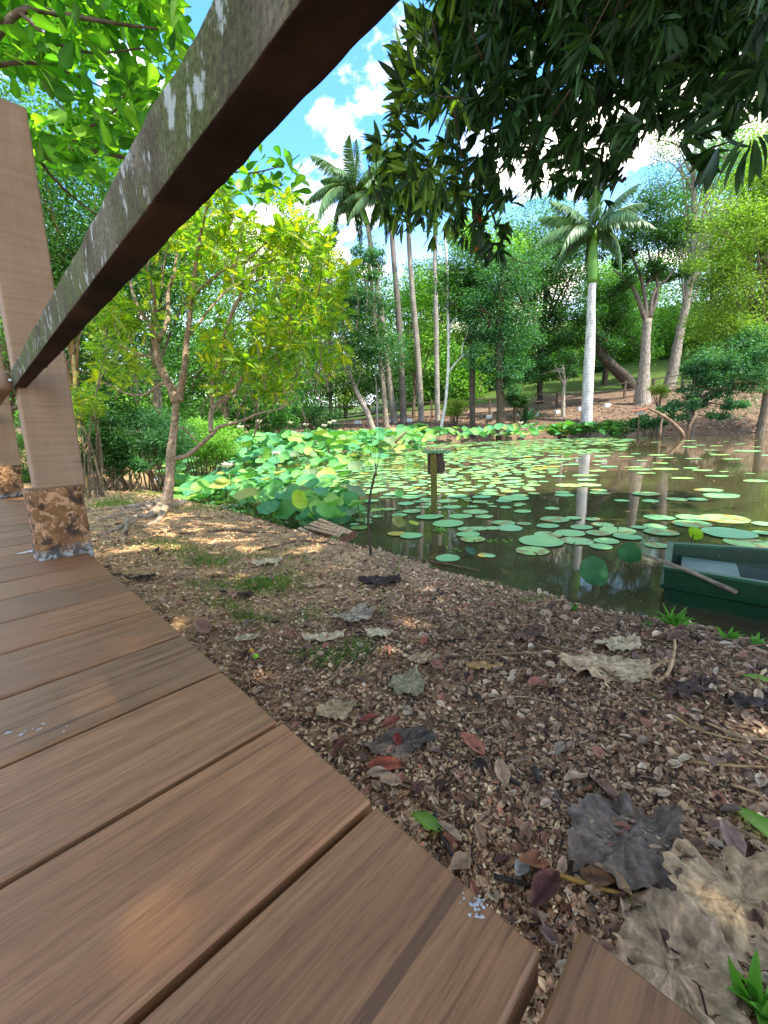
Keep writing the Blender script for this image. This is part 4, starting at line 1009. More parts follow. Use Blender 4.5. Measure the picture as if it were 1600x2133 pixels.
# ------------------------------------------------------------------ woodland
def crown(g, c, r, n, size, cols, rg, nclump=26, tm=L_DIA, droop=.25, flat=.85, open_=.5):
    c = np.asarray(c); r = np.asarray(r)
    cc, dd = ellipsoid_pts(nclump, c, r*.85, rg, 3.0); cr_ = np.min(r)*rg.uniform(.25, .55, nclump); n = int(n*1.9); size = size*.78
    cc[:, 2] += 0
    per = rg.multinomial(n, (cr_**2)/np.sum(cr_**2))
    k = np.repeat(np.arange(nclump), per); d = nrm(rg.normal(0, 1, (n, 3))); d[:, 2] = d[:, 2]*.8+.12
    P = cc[k]+d*(cr_[k]*rg.random(n)**.42)[:, None]*[1.25, 1.25, flat]
    sc_ = rg.random(n) < .16; P[sc_] = ellipsoid_pts(int(sc_.sum()), c, r*1.02, rg, 3.0)[0]
    A = d*.6+rg.normal(0, .7, (n, 3))*[1, 1, .5]; A[:, 2] -= droop; Nn = rg.normal(0, .5, (n, 3))+[0, 0, 1]+d*.4
    col = np.array(cols)[rg.integers(0, len(cols), n)]*rg.uniform(.7, 1.3, (n, 1))*(.7+.6*rg.random(nclump)[k])[:, None]
    inst(g, tm, P, A, Nn, size*rg.uniform(.7, 1.35, n), col); return cc
def cs(*a, k=.74): return [srgb(x)*k for x in a]
PAL = dict(dark=cs('#3c6a2c', '#2f5a2a', '#4a7a34', '#35602c'), mid=cs('#5c9038', '#4c8034', '#6ea244', '#568a3c'), light=cs('#8cc248', '#7ab042', '#9cd052', '#86b84a'), yell=cs('#b4cc50', '#a0c048', '#c4d458', '#8cb040'), blue=cs('#5c9058', '#4c8450', '#6ca468', '#447848'), rust=cs('#8cb040', '#a0b848', '#98b848', '#7ca43c', '#a8c850'))
rgT = np.random.default_rng(101)
def tree(name, label, basepx, Y, tr_px, tr_w, crowns, pal, n=5000, size=.2, bark='#6d5d4c', matl='leaf', nclump=26, limbs=9, group=None, cat='tree', tm=L_DIA, open_=.5, zb=None, droop=.25, dz=.8):
    """trunk follows photo pixels tr_px at distance Y; crowns = (px, py, rx, ry[, dY]) ellipses at the same distance"""
    u = Y/FP; p0 = atY(basepx[0], basepx[1], Y); z0 = gz(p0[0], p0[1]); 
    e = thing(name, label, cat, (p0[0], p0[1], z0), group)
    pts = [np.array([p0[0], p0[1], z0-.3]), np.array([p0[0], p0[1], max(z0, 0)+.02])]+[atY(x, y, Y) for x, y in tr_px]
    tr_w = [a*.82 for a in tr_w]; w_ = [tr_w[0]*1.45, tr_w[0]*1.2]+list(np.interp(np.linspace(0, 1, len(tr_px)), np.linspace(0, 1, len(tr_w)), tr_w))
    g1 = G(); Q = smooth_path(pts, 4); tube(g1, Q, lerp_r(np.array(w_)*u/2, len(Q)), 10, srgb(bark), bump=.16)
    g2 = G()
    for c_ in crowns:
        dY = c_[4] if len(c_) > 4 else 0; cc = atY(c_[0], c_[1], Y+dY); rx, ry = c_[2]*(Y+dY)/FP, c_[3]*(Y+dY)/FP
        tot = sum(a[2]*a[3] for a in crowns)
        nc = max(5, int(nclump*c_[2]*c_[3]/tot)); cl = crown(g2, cc, (rx, rx*dz, ry), max(60, int(n*c_[2]*c_[3]/tot)), size, PAL[pal], rgT, nc, tm, droop)
        for b_ in cl[rgT.permutation(len(cl))[:(max(2, int(limbs*c_[2]*c_[3]/tot)) if limbs else 0)]]:
            j = rgT.integers(len(Q)//2, len(Q)); s_ = Q[j]; md = s_*.5+b_*.5+[0, 0, np.linalg.norm(b_-s_)*.08]+rgT.normal(0, .1, 3)*u*12
            tube(g1, smooth_path([s_, md, b_], 4), lerp_r([w_[-1]*u*.42, w_[-1]*u*.28, w_[-1]*u*.09], 9), 6, srgb(bark)*.85, cap=False, bump=.2)
    g1.build('trunk', M['bark'], e); g2.build('crown', M[matl], e); return e
# far backdrop row beyond the hill path
FT = 'trees far behind the pond'
for i, (x, y, rx, ry, Y, pal) in enumerate(((-60, 560, 190, 260, 46, 'mid'), (110, 480, 190, 330, 40, 'dark'), (330, 620, 150, 230, 48, 'mid'), (480, 680, 130, 170, 52, 'light'), (600, 690, 110, 150, 56, 'mid'), (720, 700, 110, 150, 60, 'light'), (850, 700, 120, 130, 62, 'light'), (965, 700, 110, 130, 58, 'yell'), (1060, 690, 110, 140, 66, 'light'), (1160, 640, 120, 160, 64, 'mid'), (1290, 665, 120, 120, 66, 'mid'), (1400, 650, 120, 130, 70, 'light'), (1520, 620, 140, 170, 64, 'mid'), (1660, 560, 160, 240, 56, 'light'))):
    labs = ['broad mid-green tree at the far left edge behind the shrubs', 'tall dark tree rising behind the posts at the left', 'rounded green tree seen behind the left limbs of the forked tree', 'light green tree behind the middle of the forked tree\'s crown', 'mid-green tree right behind the yellow leaf tips of the forked tree', 'light green tree behind the left pair of palm trunks', 'light green tree seen between the second and third palm trunks', 'yellow-green sunlit tree behind the white slender tree', 'light green tree behind the two dark ivy-like trunks', 'mid-green tree behind the dense dark tree left of the white palm', 'rounded green tree on the hill right of the white palm trunk', 'light green tree on the hilltop between the forked grey trunk and leaning trunk', 'mid-green tree on the hill behind the right-hand bush', 'tall light green tree beyond the right edge of the fence']
    tree('background_tree', labs[i], (x, 850), Y, [(x, 800), (x+5, y+ry*.2), (x-4, y)], [11, 9, 5], [(x, y, rx, ry)], pal, n=6000, size=.42 if Y > 45 else .36, nclump=44, limbs=8)
for i, (x, y, rx, ry, Y, pal) in enumerate(((-130, 760, 170, 150, 30, 'mid'), (60, 800, 150, 110, 27, 'dark'), (250, 790, 130, 100, 30, 'mid'), (400, 800, 120, 90, 36, 'light'), (520, 800, 100, 80, 44, 'dark'), (630, 790, 90, 75, 48, 'mid'), (720, 800, 80, 60, 50, 'yell'), (800, 790, 70, 60, 48, 'dark'), (880, 790, 70, 62, 52, 'light'), (960, 780, 70, 65, 50, 'light'), (1040, 770, 70, 60, 54, 'mid'), (1120, 750, 80, 60, 55, 'mid'), (1210, 720, 70, 55, 58, 'light'), (1295, 705, 60, 50, 58, 'mid'), (1420, 690, 70, 60, 54, 'light'), (1500, 710, 80, 70, 50, 'mid'), (1620, 690, 110, 90, 42, 'light'))):
    tree('understory_tree', 'bushy understory tree ' + ['beyond the left edge behind the boardwalk', 'low behind the gap left of the near post', 'behind the near post and left limbs of the forked tree', 'behind the forked tree trunk', 'behind the low right limb of the forked tree', 'below the yellow tips of the forked tree', 'yellowish, left of the palm trunks', 'dark, behind the first two palm trunks', 'light green, between the third and fourth palm trunks', 'light green, behind the white slender tree', 'behind the thick dark trunk', 'right of the thick dark trunk on the slope', 'behind the white palm trunk', 'behind the leaning dark trunk', 'right of the leaning grey trunk', 'behind the right bank bush', 'at the far right edge on the hill'][i], (x, 860), Y, [(x, 840), (x, y)], [7, 4], [(x, y, rx, ry)], pal, n=3600, size=.3*Y/45+.06, nclump=30, limbs=5)
for i, (x, y, rx, ry, Y, pal) in enumerate(((-250, 700, 200, 260, 20, 'dark'), (90, 860, 90, 60, 18, 'mid'), (200, 850, 80, 60, 22, 'dark'), (300, 850, 90, 50, 20, 'light'), (400, 850, 80, 45, 26, 'mid'), (500, 855, 80, 42, 30, 'dark'), (600, 850, 70, 40, 40, 'mid'), (1150, 800, 60, 36, 52, 'mid'), (1240, 770, 50, 32, 54, 'dark'), (1380, 745, 60, 32, 58, 'mid'), (1480, 760, 60, 40, 44, 'dark'))):
    tree('hedge_bush', 'leafy bush of the undergrowth ' + ['far beyond the left edge', 'just left of the near post, far behind', 'right behind the thin tan bare tree', 'behind the forked tree trunk on its left', 'behind the forked tree trunk on its right', 'behind the lotus stand, dark', 'left of the leaning grey tree', 'on the slope left of the white palm', 'on the slope right of the white palm', 'on the hilltop between the two pale big trunks', 'on the slope behind the overhanging bush'][i], (x, 880), Y, [(x, 870), (x, y)], [5, 3], [(x, y, rx, ry)], pal, n=3000, size=.2*Y/30+.06, nclump=26, limbs=4, cat='bush')
for i, (x, y, rx, ry, Y, pal) in enumerate(((610, 600, 90, 120, 50, 'mid'), (900, 640, 70, 90, 52, 'mid'), (1000, 560, 80, 110, 50, 'light'), (1110, 520, 90, 110, 54, 'mid'), (1300, 590, 80, 70, 60, 'light'), (1480, 480, 100, 150, 52, 'mid'), (1560, 430, 120, 160, 46, 'light'))):
    tree('tall_background_tree', 'tall tree of the back row ' + ['above the yellow tips of the forked tree', 'between the third and fourth palm trunks', 'behind the ivy-clad trunk', 'rising behind the layered blue-green tree', 'behind the crown of the big forked pale tree', 'behind the tallest leaning tree', 'behind the right-edge tree, light green'][i], (x, 850), Y, [(x, 800), (x+5, y+ry*.2), (x-4, y)], [10, 8, 4], [(x, y, rx, ry)], pal, n=6500, size=.38, nclump=46, limbs=8)
# left thicket, nearer
tree('shrub_tree', 'dense dark small-leaved tree directly behind the near post', (150, 990), 6.2, [(152, 930), (158, 800), (150, 700), (160, 560)], [16, 14, 12, 8], [(190, 560, 130, 150), (120, 480, 150, 170), (240, 760, 110, 100, .8), (200, 830, 90, 80, .3)], 'dark', n=15000, size=.065, bark='#8a6f45', nclump=90, limbs=26)
tree('shrub_tree', 'tall bushy green tree behind the railing corner at the left', (20, 980), 8.5, [(18, 900), (10, 700), (20, 500)], [22, 18, 12], [(40, 400, 190, 190), (-60, 620, 160, 240), (90, 700, 130, 160)], 'mid', n=11000, size=.11, nclump=70, limbs=18)
tree('shrub_tree', 'leafy tree with light green crown between the mossy rail and the forked tree', (330, 930), 13, [(330, 860), (320, 700), (330, 600)], [20, 16, 10], [(290, 420, 120, 120), (360, 560, 130, 150), (250, 640, 120, 160)], 'mid', n=9000, size=.16, nclump=55, limbs=16)
tree('shrub_tree', 'dark rounded tree at the far left shore behind the forked tree trunk', (470, 905), 20, [(470, 850), (465, 780), (470, 720)], [18, 14, 8], [(440, 750, 110, 120), (560, 790, 110, 80), (350, 790, 100, 90)], 'mid', n=9000, size=.2, nclump=55, limbs=16)
def bush(name, label, px, py, Y, rx, ry, pal, n, size, tm=L_DIA, mat='leaf', nclump=30, stems=12, cat='shrub', up=0, seed=None):
    c_ = atY(px, py, Y); u = Y/FP; z0 = max(gz(c_[0], c_[1]), -.2); e = thing(name, label, cat, (c_[0], c_[1], z0))
    g2 = G(); cc = crown(g2, c_, (rx*u, rx*u*.7, ry*u), n, size, PAL[pal], rgT, nclump, tm, -up if up else .1)
    g1 = G()
    for b_ in cc[:stems]:
        s_ = np.array([c_[0]+rgT.normal(0, rx*u*.15), c_[1]+rgT.normal(0, .1), z0-.05]); tube(g1, smooth_path([s_, s_*.45+b_*.55+rgT.normal(0, .06, 3), b_], 4), lerp_r([.016, .012, .005], 9)*max(1, Y/7), 5, srgb('#6a5a44'), cap=False)
    g1.build('stems', M['barkn'], e); g2.build('leaves', M[mat], e); return e
FERN = leaf_rows([0, .3, .7, 1], [.02, .07, .06, .005], .3, .35)
bush('fern_shrub', 'feathery pale green shrub behind the forked tree at the left shore', 310, 915, 6.9, 95, 60, 'blue', 9000, .085, FERN, 'leaf', 55, up=.5)
bush('fern_shrub', 'light feathery shrub to the right of the forked tree trunk', 420, 925, 8.4, 70, 50, 'light', 6000, .10, FERN, 'leaf', 40, up=.4)
bush('shrub', 'dark leafy shrub low behind the near post base', 215, 930, 5.9, 60, 70, 'dark', 5500, .05, nclump=40)
bush('shrub', 'green undergrowth at the far left behind the boardwalk', 40, 955, 7.4, 90, 55, 'mid', 6000, .07, FERN, nclump=40)
bush('shrub', 'low green shrub by the water beyond the forked tree roots', 255, 975, 6.1, 55, 25, 'blue', 2500, .05, nclump=20)
bush('leaning_sapling', 'bright small sapling with yellow tips beside the near post', 175, 850, 5.2, 38, 32, 'yell', 500, .06, L_LOB, 'leafnear', 10, stems=8)
for p_ in (((165, 905), (158, 830), (154, 740)), ):
    gg = G(); Q = smooth_path([atY(x, y, 5.9) for x, y in p_]); tube(gg, Q, .02, 7, srgb('#a08a58')); 
    e = thing('thin_tree', 'thin tan bare stemmed tree just right of the near post', 'tree', (Q[0][0], Q[0][1], gz(Q[0][0], Q[0][1]))); Q0 = np.vstack([[Q[0][0], Q[0][1], gz(Q[0][0], Q[0][1])-.1], Q[0]])
    tube(gg, Q0, .024, 7, srgb('#a08a58')); gg.build('stem', M['barkn'], e)
# bare twiggy shrub at the left shore
pB = gpt(195, 1022); e = thing('dry_bush', 'leafless grey twiggy bush beside the near post base', 'bush', pB); gg = G()
for i_ in range(14):
    gg = G(); tx, ty = rgT.uniform(150, 250), rgT.uniform(930, 985); Q = smooth_path([pB, atY((195*2+tx)/3, 985+rgT.uniform(-10, 10), pB[1]), atY(tx, ty, pB[1]+rgT.normal(0, .15))]); tube(gg, Q, lerp_r([.008, .004, .0015], len(Q)), 5, srgb('#7a6c58'), bump=.3); gg.build('twig', M['barkn'], e)
pB = gpt(272, 1000); gg = G(); Q = smooth_path([pB-Zv*.05]+[atY(x, y, pB[1]) for x, y in ((276, 1000), (300, 970), (325, 935), (345, 910))]); tube(gg, Q, lerp_r([.016, .012, .006], len(Q)), 7, srgb('#9a8458'), bump=.25)
e = thing('leaning_sapling', 'bare tan sapling leaning right over the water left of the forked tree', 'sapling', pB); gg.build('stem', M['barkn'], e)
# middle woodland on the far bank
tree('slender_tree', 'tall feathery tree whose tip stands left of the palm crowns', (690, 890), 33, [(688, 820), (686, 700), (684, 560), (686, 490)], [9, 8, 6, 3], [(684, 510, 34, 50), (690, 600, 60, 60), (650, 680, 60, 60), (735, 660, 55, 80)], 'blue', n=6500, size=.24, nclump=50, limbs=22, droop=.1)
tree('woodland_tree', 'leaning tree with grey trunk under dark foliage left of the palms', (776, 892), 31, [(765, 860), (745, 820), (730, 780), (715, 700)], [13, 12, 9, 5], [(700, 770, 75, 60), (640, 830, 80, 45), (760, 700, 60, 60)], 'dark', n=7000, size=.22, nclump=45, limbs=16, bark='#9a8c7a')
tree('woodland_tree', 'leafy tree with blue-green foliage between the first two palm trunks', (805, 885), 31.5, [(798, 800), (785, 700), (775, 600), (765, 520)], [12, 11, 9, 5], [(760, 610, 55, 60), (800, 740, 60, 45), (770, 540, 35, 45)], 'blue', n=6500, size=.22, nclump=45, limbs=18, bark='#8a7c68')
tree('woodland_tree', 'light leafy tree between the second and third palm trunks', (862, 880), 38, [(862, 840), (866, 740), (860, 640)], [8, 7, 4], [(850, 690, 70, 100), (900, 600, 60, 60)], 'light', n=6500, size=.28, nclump=45, limbs=14)
tree('woodland_tree', 'dark ivy-clad trunk with bushy foliage right of the white slender tree', (985, 885), 30, [(984, 840), (984, 760), (986, 660), (1000, 560)], [13, 16, 14, 7], [(960, 600, 50, 60), (1000, 660, 45, 90), (985, 560, 60, 40)], 'dark', n=6500, size=.22, nclump=45, limbs=18, bark='#4a4034')
tree('woodland_tree', 'thick dark trunk with layered blue-green branches left of the white palm', (1043, 875), 29, [(1043, 840), (1040, 740), (1042, 640), (1050, 540)], [20, 21, 18, 10], [(1060, 570, 80, 55), (1020, 650, 60, 50), (1080, 690, 60, 60), (1010, 740, 40, 50), (1060, 780, 50, 40)], 'blue', n=11000, size=.21, nclump=75, limbs=26, bark='#544636')
tree('woodland_tree', 'dense dark green tree filling the gap just left of the white palm', (1125, 835), 40, [(1125, 800), (1130, 700), (1140, 600)], [13, 12, 7], [(1150, 590, 80, 70), (1170, 700, 55, 80), (1115, 740, 50, 70), (1180, 530, 60, 50)], 'dark', n=11000, size=.27, nclump=70, limbs=20, bark='#3f352a')
tree('woodland_tree', 'dark green tree directly behind the white palm\'s trunk on the right', (1260, 800), 44, [(1262, 760), (1268, 690), (1280, 620)], [12, 11, 7], [(1290, 680, 65, 75), (1265, 610, 55, 50), (1330, 730, 45, 45)], 'mid', n=9000, size=.3, nclump=55, limbs=16, bark='#4a4034')
tree('leaning_tree', 'dark trunk leaning left out of the hillside behind the white palm', (1318, 800), 40, [(1300, 785), (1275, 762), (1250, 735), (1240, 700)], [26, 24, 18, 9], [(1215, 680, 50, 50), (1250, 720, 35, 30)], 'dark', n=2500, size=.27, nclump=18, limbs=6, bark='#4a4238')
tree('young_tree', 'thin pale trunk with leafy top between the fence and the white palm', (1174, 850), 33, [(1174, 820), (1176, 790), (1172, 760)], [8, 7, 5], [(1165, 760, 55, 35), (1120, 770, 35, 30)], 'dark', n=2500, size=.22, nclump=20, limbs=8, bark='#a89c88')
# bare white slender tree
def stick_tree(name, label, Y, limbs_, w_, col, n=6, cat='tree'):
    x0, y0 = limbs_[0][0]; p0 = atY(x0, y0, Y); e = thing(name, label, cat, (p0[0], p0[1], gz(p0[0], p0[1]))); g1 = G(); uu = Y/FP
    for pl, w0, w1 in limbs_[1:] if w_ is None else [(l, *ww) for l, ww in zip(limbs_, w_)]:
        P = [atY(x, y, Y) for x, y in pl]
        if pl is limbs_[0]: P = [np.array([P[0][0], P[0][1], gz(P[0][0], P[0][1])-.2])]+P
        Q = smooth_path(P, 5); tube(g1, Q, lerp_r(np.array([w0, w1])*uu/2, len(Q)), n, srgb(col), bump=.15)
    g1.build('trunk', M['bark'], e); return e
stick_tree('white_slender_tree', 'slender almost bare white tree with a branch forking right, among the palms', 30, [[(920, 885), (928, 840), (934, 760), (934, 660), (932, 560), (925, 470)], [(935, 775), (960, 745), (1000, 715), (1020, 700)], [(962, 744), (964, 720), (975, 690), (974, 655)], [(933, 690), (950, 660), (985, 640)], [(932, 620), (915, 590), (905, 575)]], [(7.5, 4), (4, 1.5), (3, 1.2), (3, 1), (2.5, 1)], '#c4bfb2')
stick_tree('bare_thin_trunk', 'thin pale leaning dead trunk in front of the leftmost palm trunk', 32, [[(786, 892), (785, 820), (780, 770)], [(742, 780), (720, 700), (712, 660), (690, 640)], [(715, 690), (700, 640), (680, 620)]], [(5, 3), (6, 2), (2, 1)], '#b4aa98')
# pale forked big tree on the right bank
e = tree('forked_bank_tree', 'big pale-trunked tree forking into many limbs on the far bank right of the white palm', (1338, 845), 34, [(1338, 820), (1343, 760), (1346, 700), (1349, 665)], [34, 23, 19, 20], [(1300, 520, 60, 32), (1360, 510, 70, 40), (1410, 560, 45, 30), (1290, 590, 36, 26), (1370, 450, 70, 45), (1425, 500, 45, 40), (1340, 560, 40, 25)], 'dark', n=9000, size=.24, bark='#94887a', nclump=60, limbs=0)
g1 = G(); u34 = 34/FP
for pl, a, b in (([(1347, 672), (1335, 640), (1322, 605), (1300, 580), (1278, 562)], 14, 4), ([(1347, 665), (1343, 620), (1335, 580), (1315, 530), (1295, 500)], 12, 3), ([(1350, 668), (1365, 630), (1370, 590), (1355, 540), (1345, 500)], 12, 3), ([(1352, 664), (1362, 610), (1390, 580), (1410, 555)], 12, 4), ([(1340, 600), (1365, 570), (1385, 520), (1400, 480)], 6, 2), ([(1368, 600), (1372, 520), (1368, 450)], 5, 2)):
    Q = smooth_path([atY(x, y, 34) for x, y in pl]); tube(g1, Q, lerp_r(np.array([a, b])*u34/2*.72, len(Q)), 8, srgb('#6d6255'), bump=.15)
g1.build('limbs', M['bark'], e)
e = tree('tall_open_tree', 'tallest thin-leaved tree rising against the sky at the upper right with a leaning grey trunk', (1393, 812), 38, [(1402, 770), (1415, 700), (1432, 620), (1444, 520), (1446, 420), (1440, 320)], [24, 19, 16, 13, 10, 5], [(1440, 330, 80, 70), (1370, 400, 70, 50), (1530, 380, 90, 70), (1400, 290, 50, 50), (1500, 290, 60, 50)], 'blue', n=6000, size=.21, bark='#8c8072', nclump=70, limbs=42, droop=.1)
tree('bank_tree', 'large light yellow-green tree filling the right edge above the bank', (1590, 850), 24, [(1600, 800), (1605, 650), (1590, 500)], [15, 13, 9], [(1560, 470, 105, 95), (1530, 620, 85, 95), (1600, 700, 110, 110), (1490, 560, 55, 65), (1640, 420, 90, 120), (1495, 700, 60, 60), (1590, 350, 60, 60)], 'rust', n=26000, size=.18, nclump=150, limbs=24, bark='#7a6c58')
tree('waterside_tree', 'low spreading blue-green tree overhanging the water at the right bank', (1440, 895), 22.5, [(1438, 880), (1432, 855), (1440, 830)], [12, 10, 7], [(1520, 790, 80, 45), (1450, 785, 45, 38), (1500, 750, 70, 40), (1405, 858, 35, 22), (1560, 730, 60, 45), (1505, 845, 65, 28), (1430, 828, 42, 26)], 'blue', n=17000, size=.15, nclump=65, limbs=20, bark='#5f5346')
tree('flowering_shrub', 'small yellow-tinged bush beside the leaning grey trunk', (1375, 835), 27, [(1376, 825), (1378, 815)], [5, 4], [(1376, 812, 20, 18)], 'yell', n=900, size=.14, nclump=10, limbs=4, cat='bush')
# shore scrub
for i, (x, y, rx, ry, Y, pal, lb) in enumerate(((1290, 890, 55, 17, 26, 'mid', 'low tufty shrub strip at the waterline right of the white palm base'), (1215, 893, 38, 14, 27.5, 'mid', 'low green scrub at the foot of the white palm'), (1350, 880, 40, 15, 25, 'blue', 'low leafy bush at the waterline left of the overhanging tree'), (1170, 893, 35, 13, 28, 'light', 'light green waterside scrub left of the white palm'), (870, 893, 24, 10, 28, 'mid', 'small bush at the foot of the third palm'), (670, 870, 60, 30, 28, 'dark', 'dark bush overhanging the lotus stand left of the palms'), (560, 880, 70, 25, 22, 'mid', 'green scrub along the left shore behind the lotus'), (950, 850, 26, 20, 32, 'yell', 'yellow-green bush by the fence behind the white slender tree'), (1080, 830, 36, 20, 31, 'dark', 'dark bush against the fence left of the white palm'), (450, 895, 60, 25, 15, 'light', 'light green scrub at the left shore behind the forked tree'))):
    bush('waterside_bush', lb, x, y, Y, rx, ry, pal, 2200, .16, nclump=20, stems=6, cat='bush')
# agave-like fan plant
for (x, y, Y, lb) in ((1095, 825, 32, 'broad-bladed dark fan plant in front of the far fence'), (1590, 880, 6.0, None)):
    if lb is None: continue
    c_ = atY(x, y, Y); e = thing('fan_plant', lb, 'plant', (c_[0], c_[1], gz(c_[0], c_[1]))); gg = G(); an = rgT.random(16)*6.28
    A = np.stack([np.cos(an), np.sin(an), rgT.uniform(.2, 1.4, 16)], -1); inst(gg, L_OVL, np.repeat(np.array([[c_[0], c_[1], gz(c_[0], c_[1])+.15]]), 16, 0), A, np.tile([0, 0, 1.], (16, 1)), np.stack([np.full(16, .6), np.full(16, 1.6), np.full(16, 1.)], -1), srgb('#3c6a3c')*.6); gg.build('leaves', M['palm'], e)
# ------------------------------------------------------------------ royal palms
def frond_mesh(seed, L_=3.6, droop=1.0, nl=90, wl=.8, col='#6f9a5c'):
    r_ = np.random.default_rng(seed); g = G(); t = np.linspace(0, 1, 24)
    R = np.stack([np.zeros(24), L_*(t-.18*droop*t**2.2), L_*(.28*t-.62*droop*t**2.1)], -1)
    tube(g, R, lerp_r([.05, .035, .012], 24), 6, srgb('#8aa050')*.8, cap=False)
    n = nl*2; ti = np.repeat(np.linspace(.1, 1, nl), 2); sd = np.tile([-1, 1], nl)
    P = np.stack([np.interp(ti, t, R[:, k]) for k in range(3)], -1); T = np.stack([np.interp(ti, t, np.gradient(R[:, k])) for k in range(3)], -1); T = nrm(T)
    A = T*.75+np.stack([sd*1.0, np.zeros(n), np.zeros(n)], -1)+r_.normal(0, .12, (n, 3)); A[:, 2] -= .6+r_.random(n)*.6
    ln = wl*np.sin(np.clip(ti*.85+.18, 0, 1)*np.pi)**.6*r_.uniform(.85, 1.1, n)
    LF = leaf_rows([0, .35, .75, 1], [.012, .05, .035, .002], .2, .45)
    inst(g, LF, P, A, np.tile([0, 0, 1.], (n, 1)), np.stack([np.full(n, .75), ln, ln], -1), srgb(col)*.62*r_.uniform(.75, 1.25, (n, 1))); return g
FR = [mesh_of(frond_mesh(s, dr_[0], dr_[1]), 'frond', M['palm']) for s, dr_ in enumerate(((3.8, .55), (3.8, 1.0), (3.6, 1.35), (3.3, .15)))]
def palm(label, pl, Y, w0, w1, shaft, cpx, scale, nfr=15, dead=False, group=None, col='#b8b0a4'):
    """pl: trunk pixels from base up; cpx: crown centre pixel; shaft: pixel length of green crownshaft"""
    u = Y/FP; p0 = atY(*pl[0], Y); z0 = gz(p0[0], p0[1]); e = thing('royal_palm', label, 'palm tree', (p0[0], p0[1], z0), group)
    P = [np.array([p0[0], p0[1], z0-.3])]+[atY(x, y, Y) for x, y in pl]
    Q = smooth_path(P, 10); g1 = G(); rr = lerp_r(np.array([w0*1.12, w0, w0*.95, w1, w1*.9])*u/2, len(Q)); tube(g1, Q, rr, 16, srgb(col)); g1.build('trunk', M['palmtrunk'], e)
    top = atY(*cpx, Y); g1 = G(); Qs = smooth_path([Q[-1], (Q[-1]+top)/2, top], 6); tube(g1, Qs, lerp_r(np.array([w1*1.1, w1*1.25, w1*.95, w1*.5])*u/2, len(Qs)), 12, srgb('#7fb840')*.7); g1.build('crownshaft', M['palm'], e)
    rel = Vector(top)-Vector(e.location)
    for i in range(nfr):
        az_ = i*2.39996+rgT.normal(0, .15); k = 3 if i < 2 else (0 if i < nfr*.4 else (1 if i < nfr*.75 else 2)); pit = [.45, .15, -.1, 1.25][k]+rgT.normal(0, .1)
        o = bpy.data.objects.new('frond', FR[k]); C.objects.link(o); o.parent = e
        o.matrix_local = Matrix.Translation(rel) @ Matrix.Rotation(az_, 4, 'Z') @ Matrix.Rotation(pit, 4, 'X') @ Matrix.Rotation(rgT.normal(0, .2), 4, 'Y') @ Matrix.Scale(scale*rgT.uniform(.85, 1.1), 4)
    return e
palm('white-trunked royal palm standing alone at the water edge on the right', [(1222, 868), (1226, 780), (1230, 700), (1232, 630), (1234, 590)], 31, 21, 15, 100, (1238, 478), 1.15, 17, col='#cfcac2')
palm('leftmost royal palm of the middle row with a slanting trunk', [(823, 886), (812, 800), (795, 660), (780, 560), (766, 470)], 34, 13, 10, 40, (740, 395), 1.2, 17, col='#8f8474')
palm('second royal palm of the middle row with a dark straight trunk', [(841, 887), (836, 760), (829, 640), (822, 560), (816, 480)], 33.5, 13, 10, 40, (806, 410), 1.15, 15, col='#6e6256')
palm('third royal palm of the middle row with a mottled trunk', [(878, 880), (872, 760), (862, 640), (854, 540), (850, 460)], 34.5, 12, 9, 40, (845, 395), 1.1, 15, col='#8f8474')
palm('fourth royal palm of the middle row beside the white slender tree', [(912, 884), (910, 760), (908, 640), (906, 560), (907, 490)], 35, 10, 8, 40, (908, 420), 1.05, 13, col='#a09688')
# ------------------------------------------------------------------ far fence and white blocks along the path
def fence(pts, label, hpx=33, post_w=.16, rails=(.10, .5, .92), col='#5a4c3e'):
    W = [];
    for x, y, Y in pts: p = atY(x, y, Y); W.append(np.array([p[0], p[1], gz(p[0], p[1])]))
    e = thing('post_and_rail_fence', label, 'fence', W[0]); hh = [hpx*p[1]/FP for p in W]
    pos = []
    for a, b, ha, hb in zip(W[:-1], W[1:], hh[:-1], hh[1:]):
        n = max(1, int(np.linalg.norm(b-a)/2.2))
        for i in range(n): p = a+(b-a)*i/n; p[2] = gz(p[0], p[1]); pos.append((p, ha+(hb-ha)*i/n))
    pos.append((W[-1], hh[-1]))
    for p, h in pos:
        gg = G(); box(gg, p, np.array([1., 0, 0]), np.array([0, 1., 0]), nrm(np.array([rgT.normal(0, .02), 0, 1])), (-post_w/2, -post_w/2, -.3), (post_w/2, post_w/2, h*rgT.uniform(.95, 1.1)), srgb(col)*rgT.uniform(.7, 1.3), .012); gg.build('post', M['barkn'], e, smooth=False)
    for (a, ha), (b, hb) in zip(pos[:-1], pos[1:]):
        for f_ in rails:
            gg = G(); A_ = a+Zv*ha*f_; B2 = b+Zv*hb*f_; ax = nrm(B2-A_); sd = nrm(np.cross(ax, Zv)); box(gg, A_+sd*.07, ax, sd, np.cross(sd, ax), (0, -.025, -.05), (np.linalg.norm(B2-A_), .025, .05), srgb(col)*rgT.uniform(.7, 1.2), .008); gg.build('rail', M['barkn'], e, smooth=False)
fence([(560, 890, 40), (700, 880, 38.5), (840, 868, 37.5), (960, 862, 37), (1080, 850, 37), (1160, 838, 37), (1300, 830, 37), (1420, 815, 36), (1520, 812, 33), (1700, 800, 30)], 'rustic wooden post-and-rail fence along the path on the far bank')
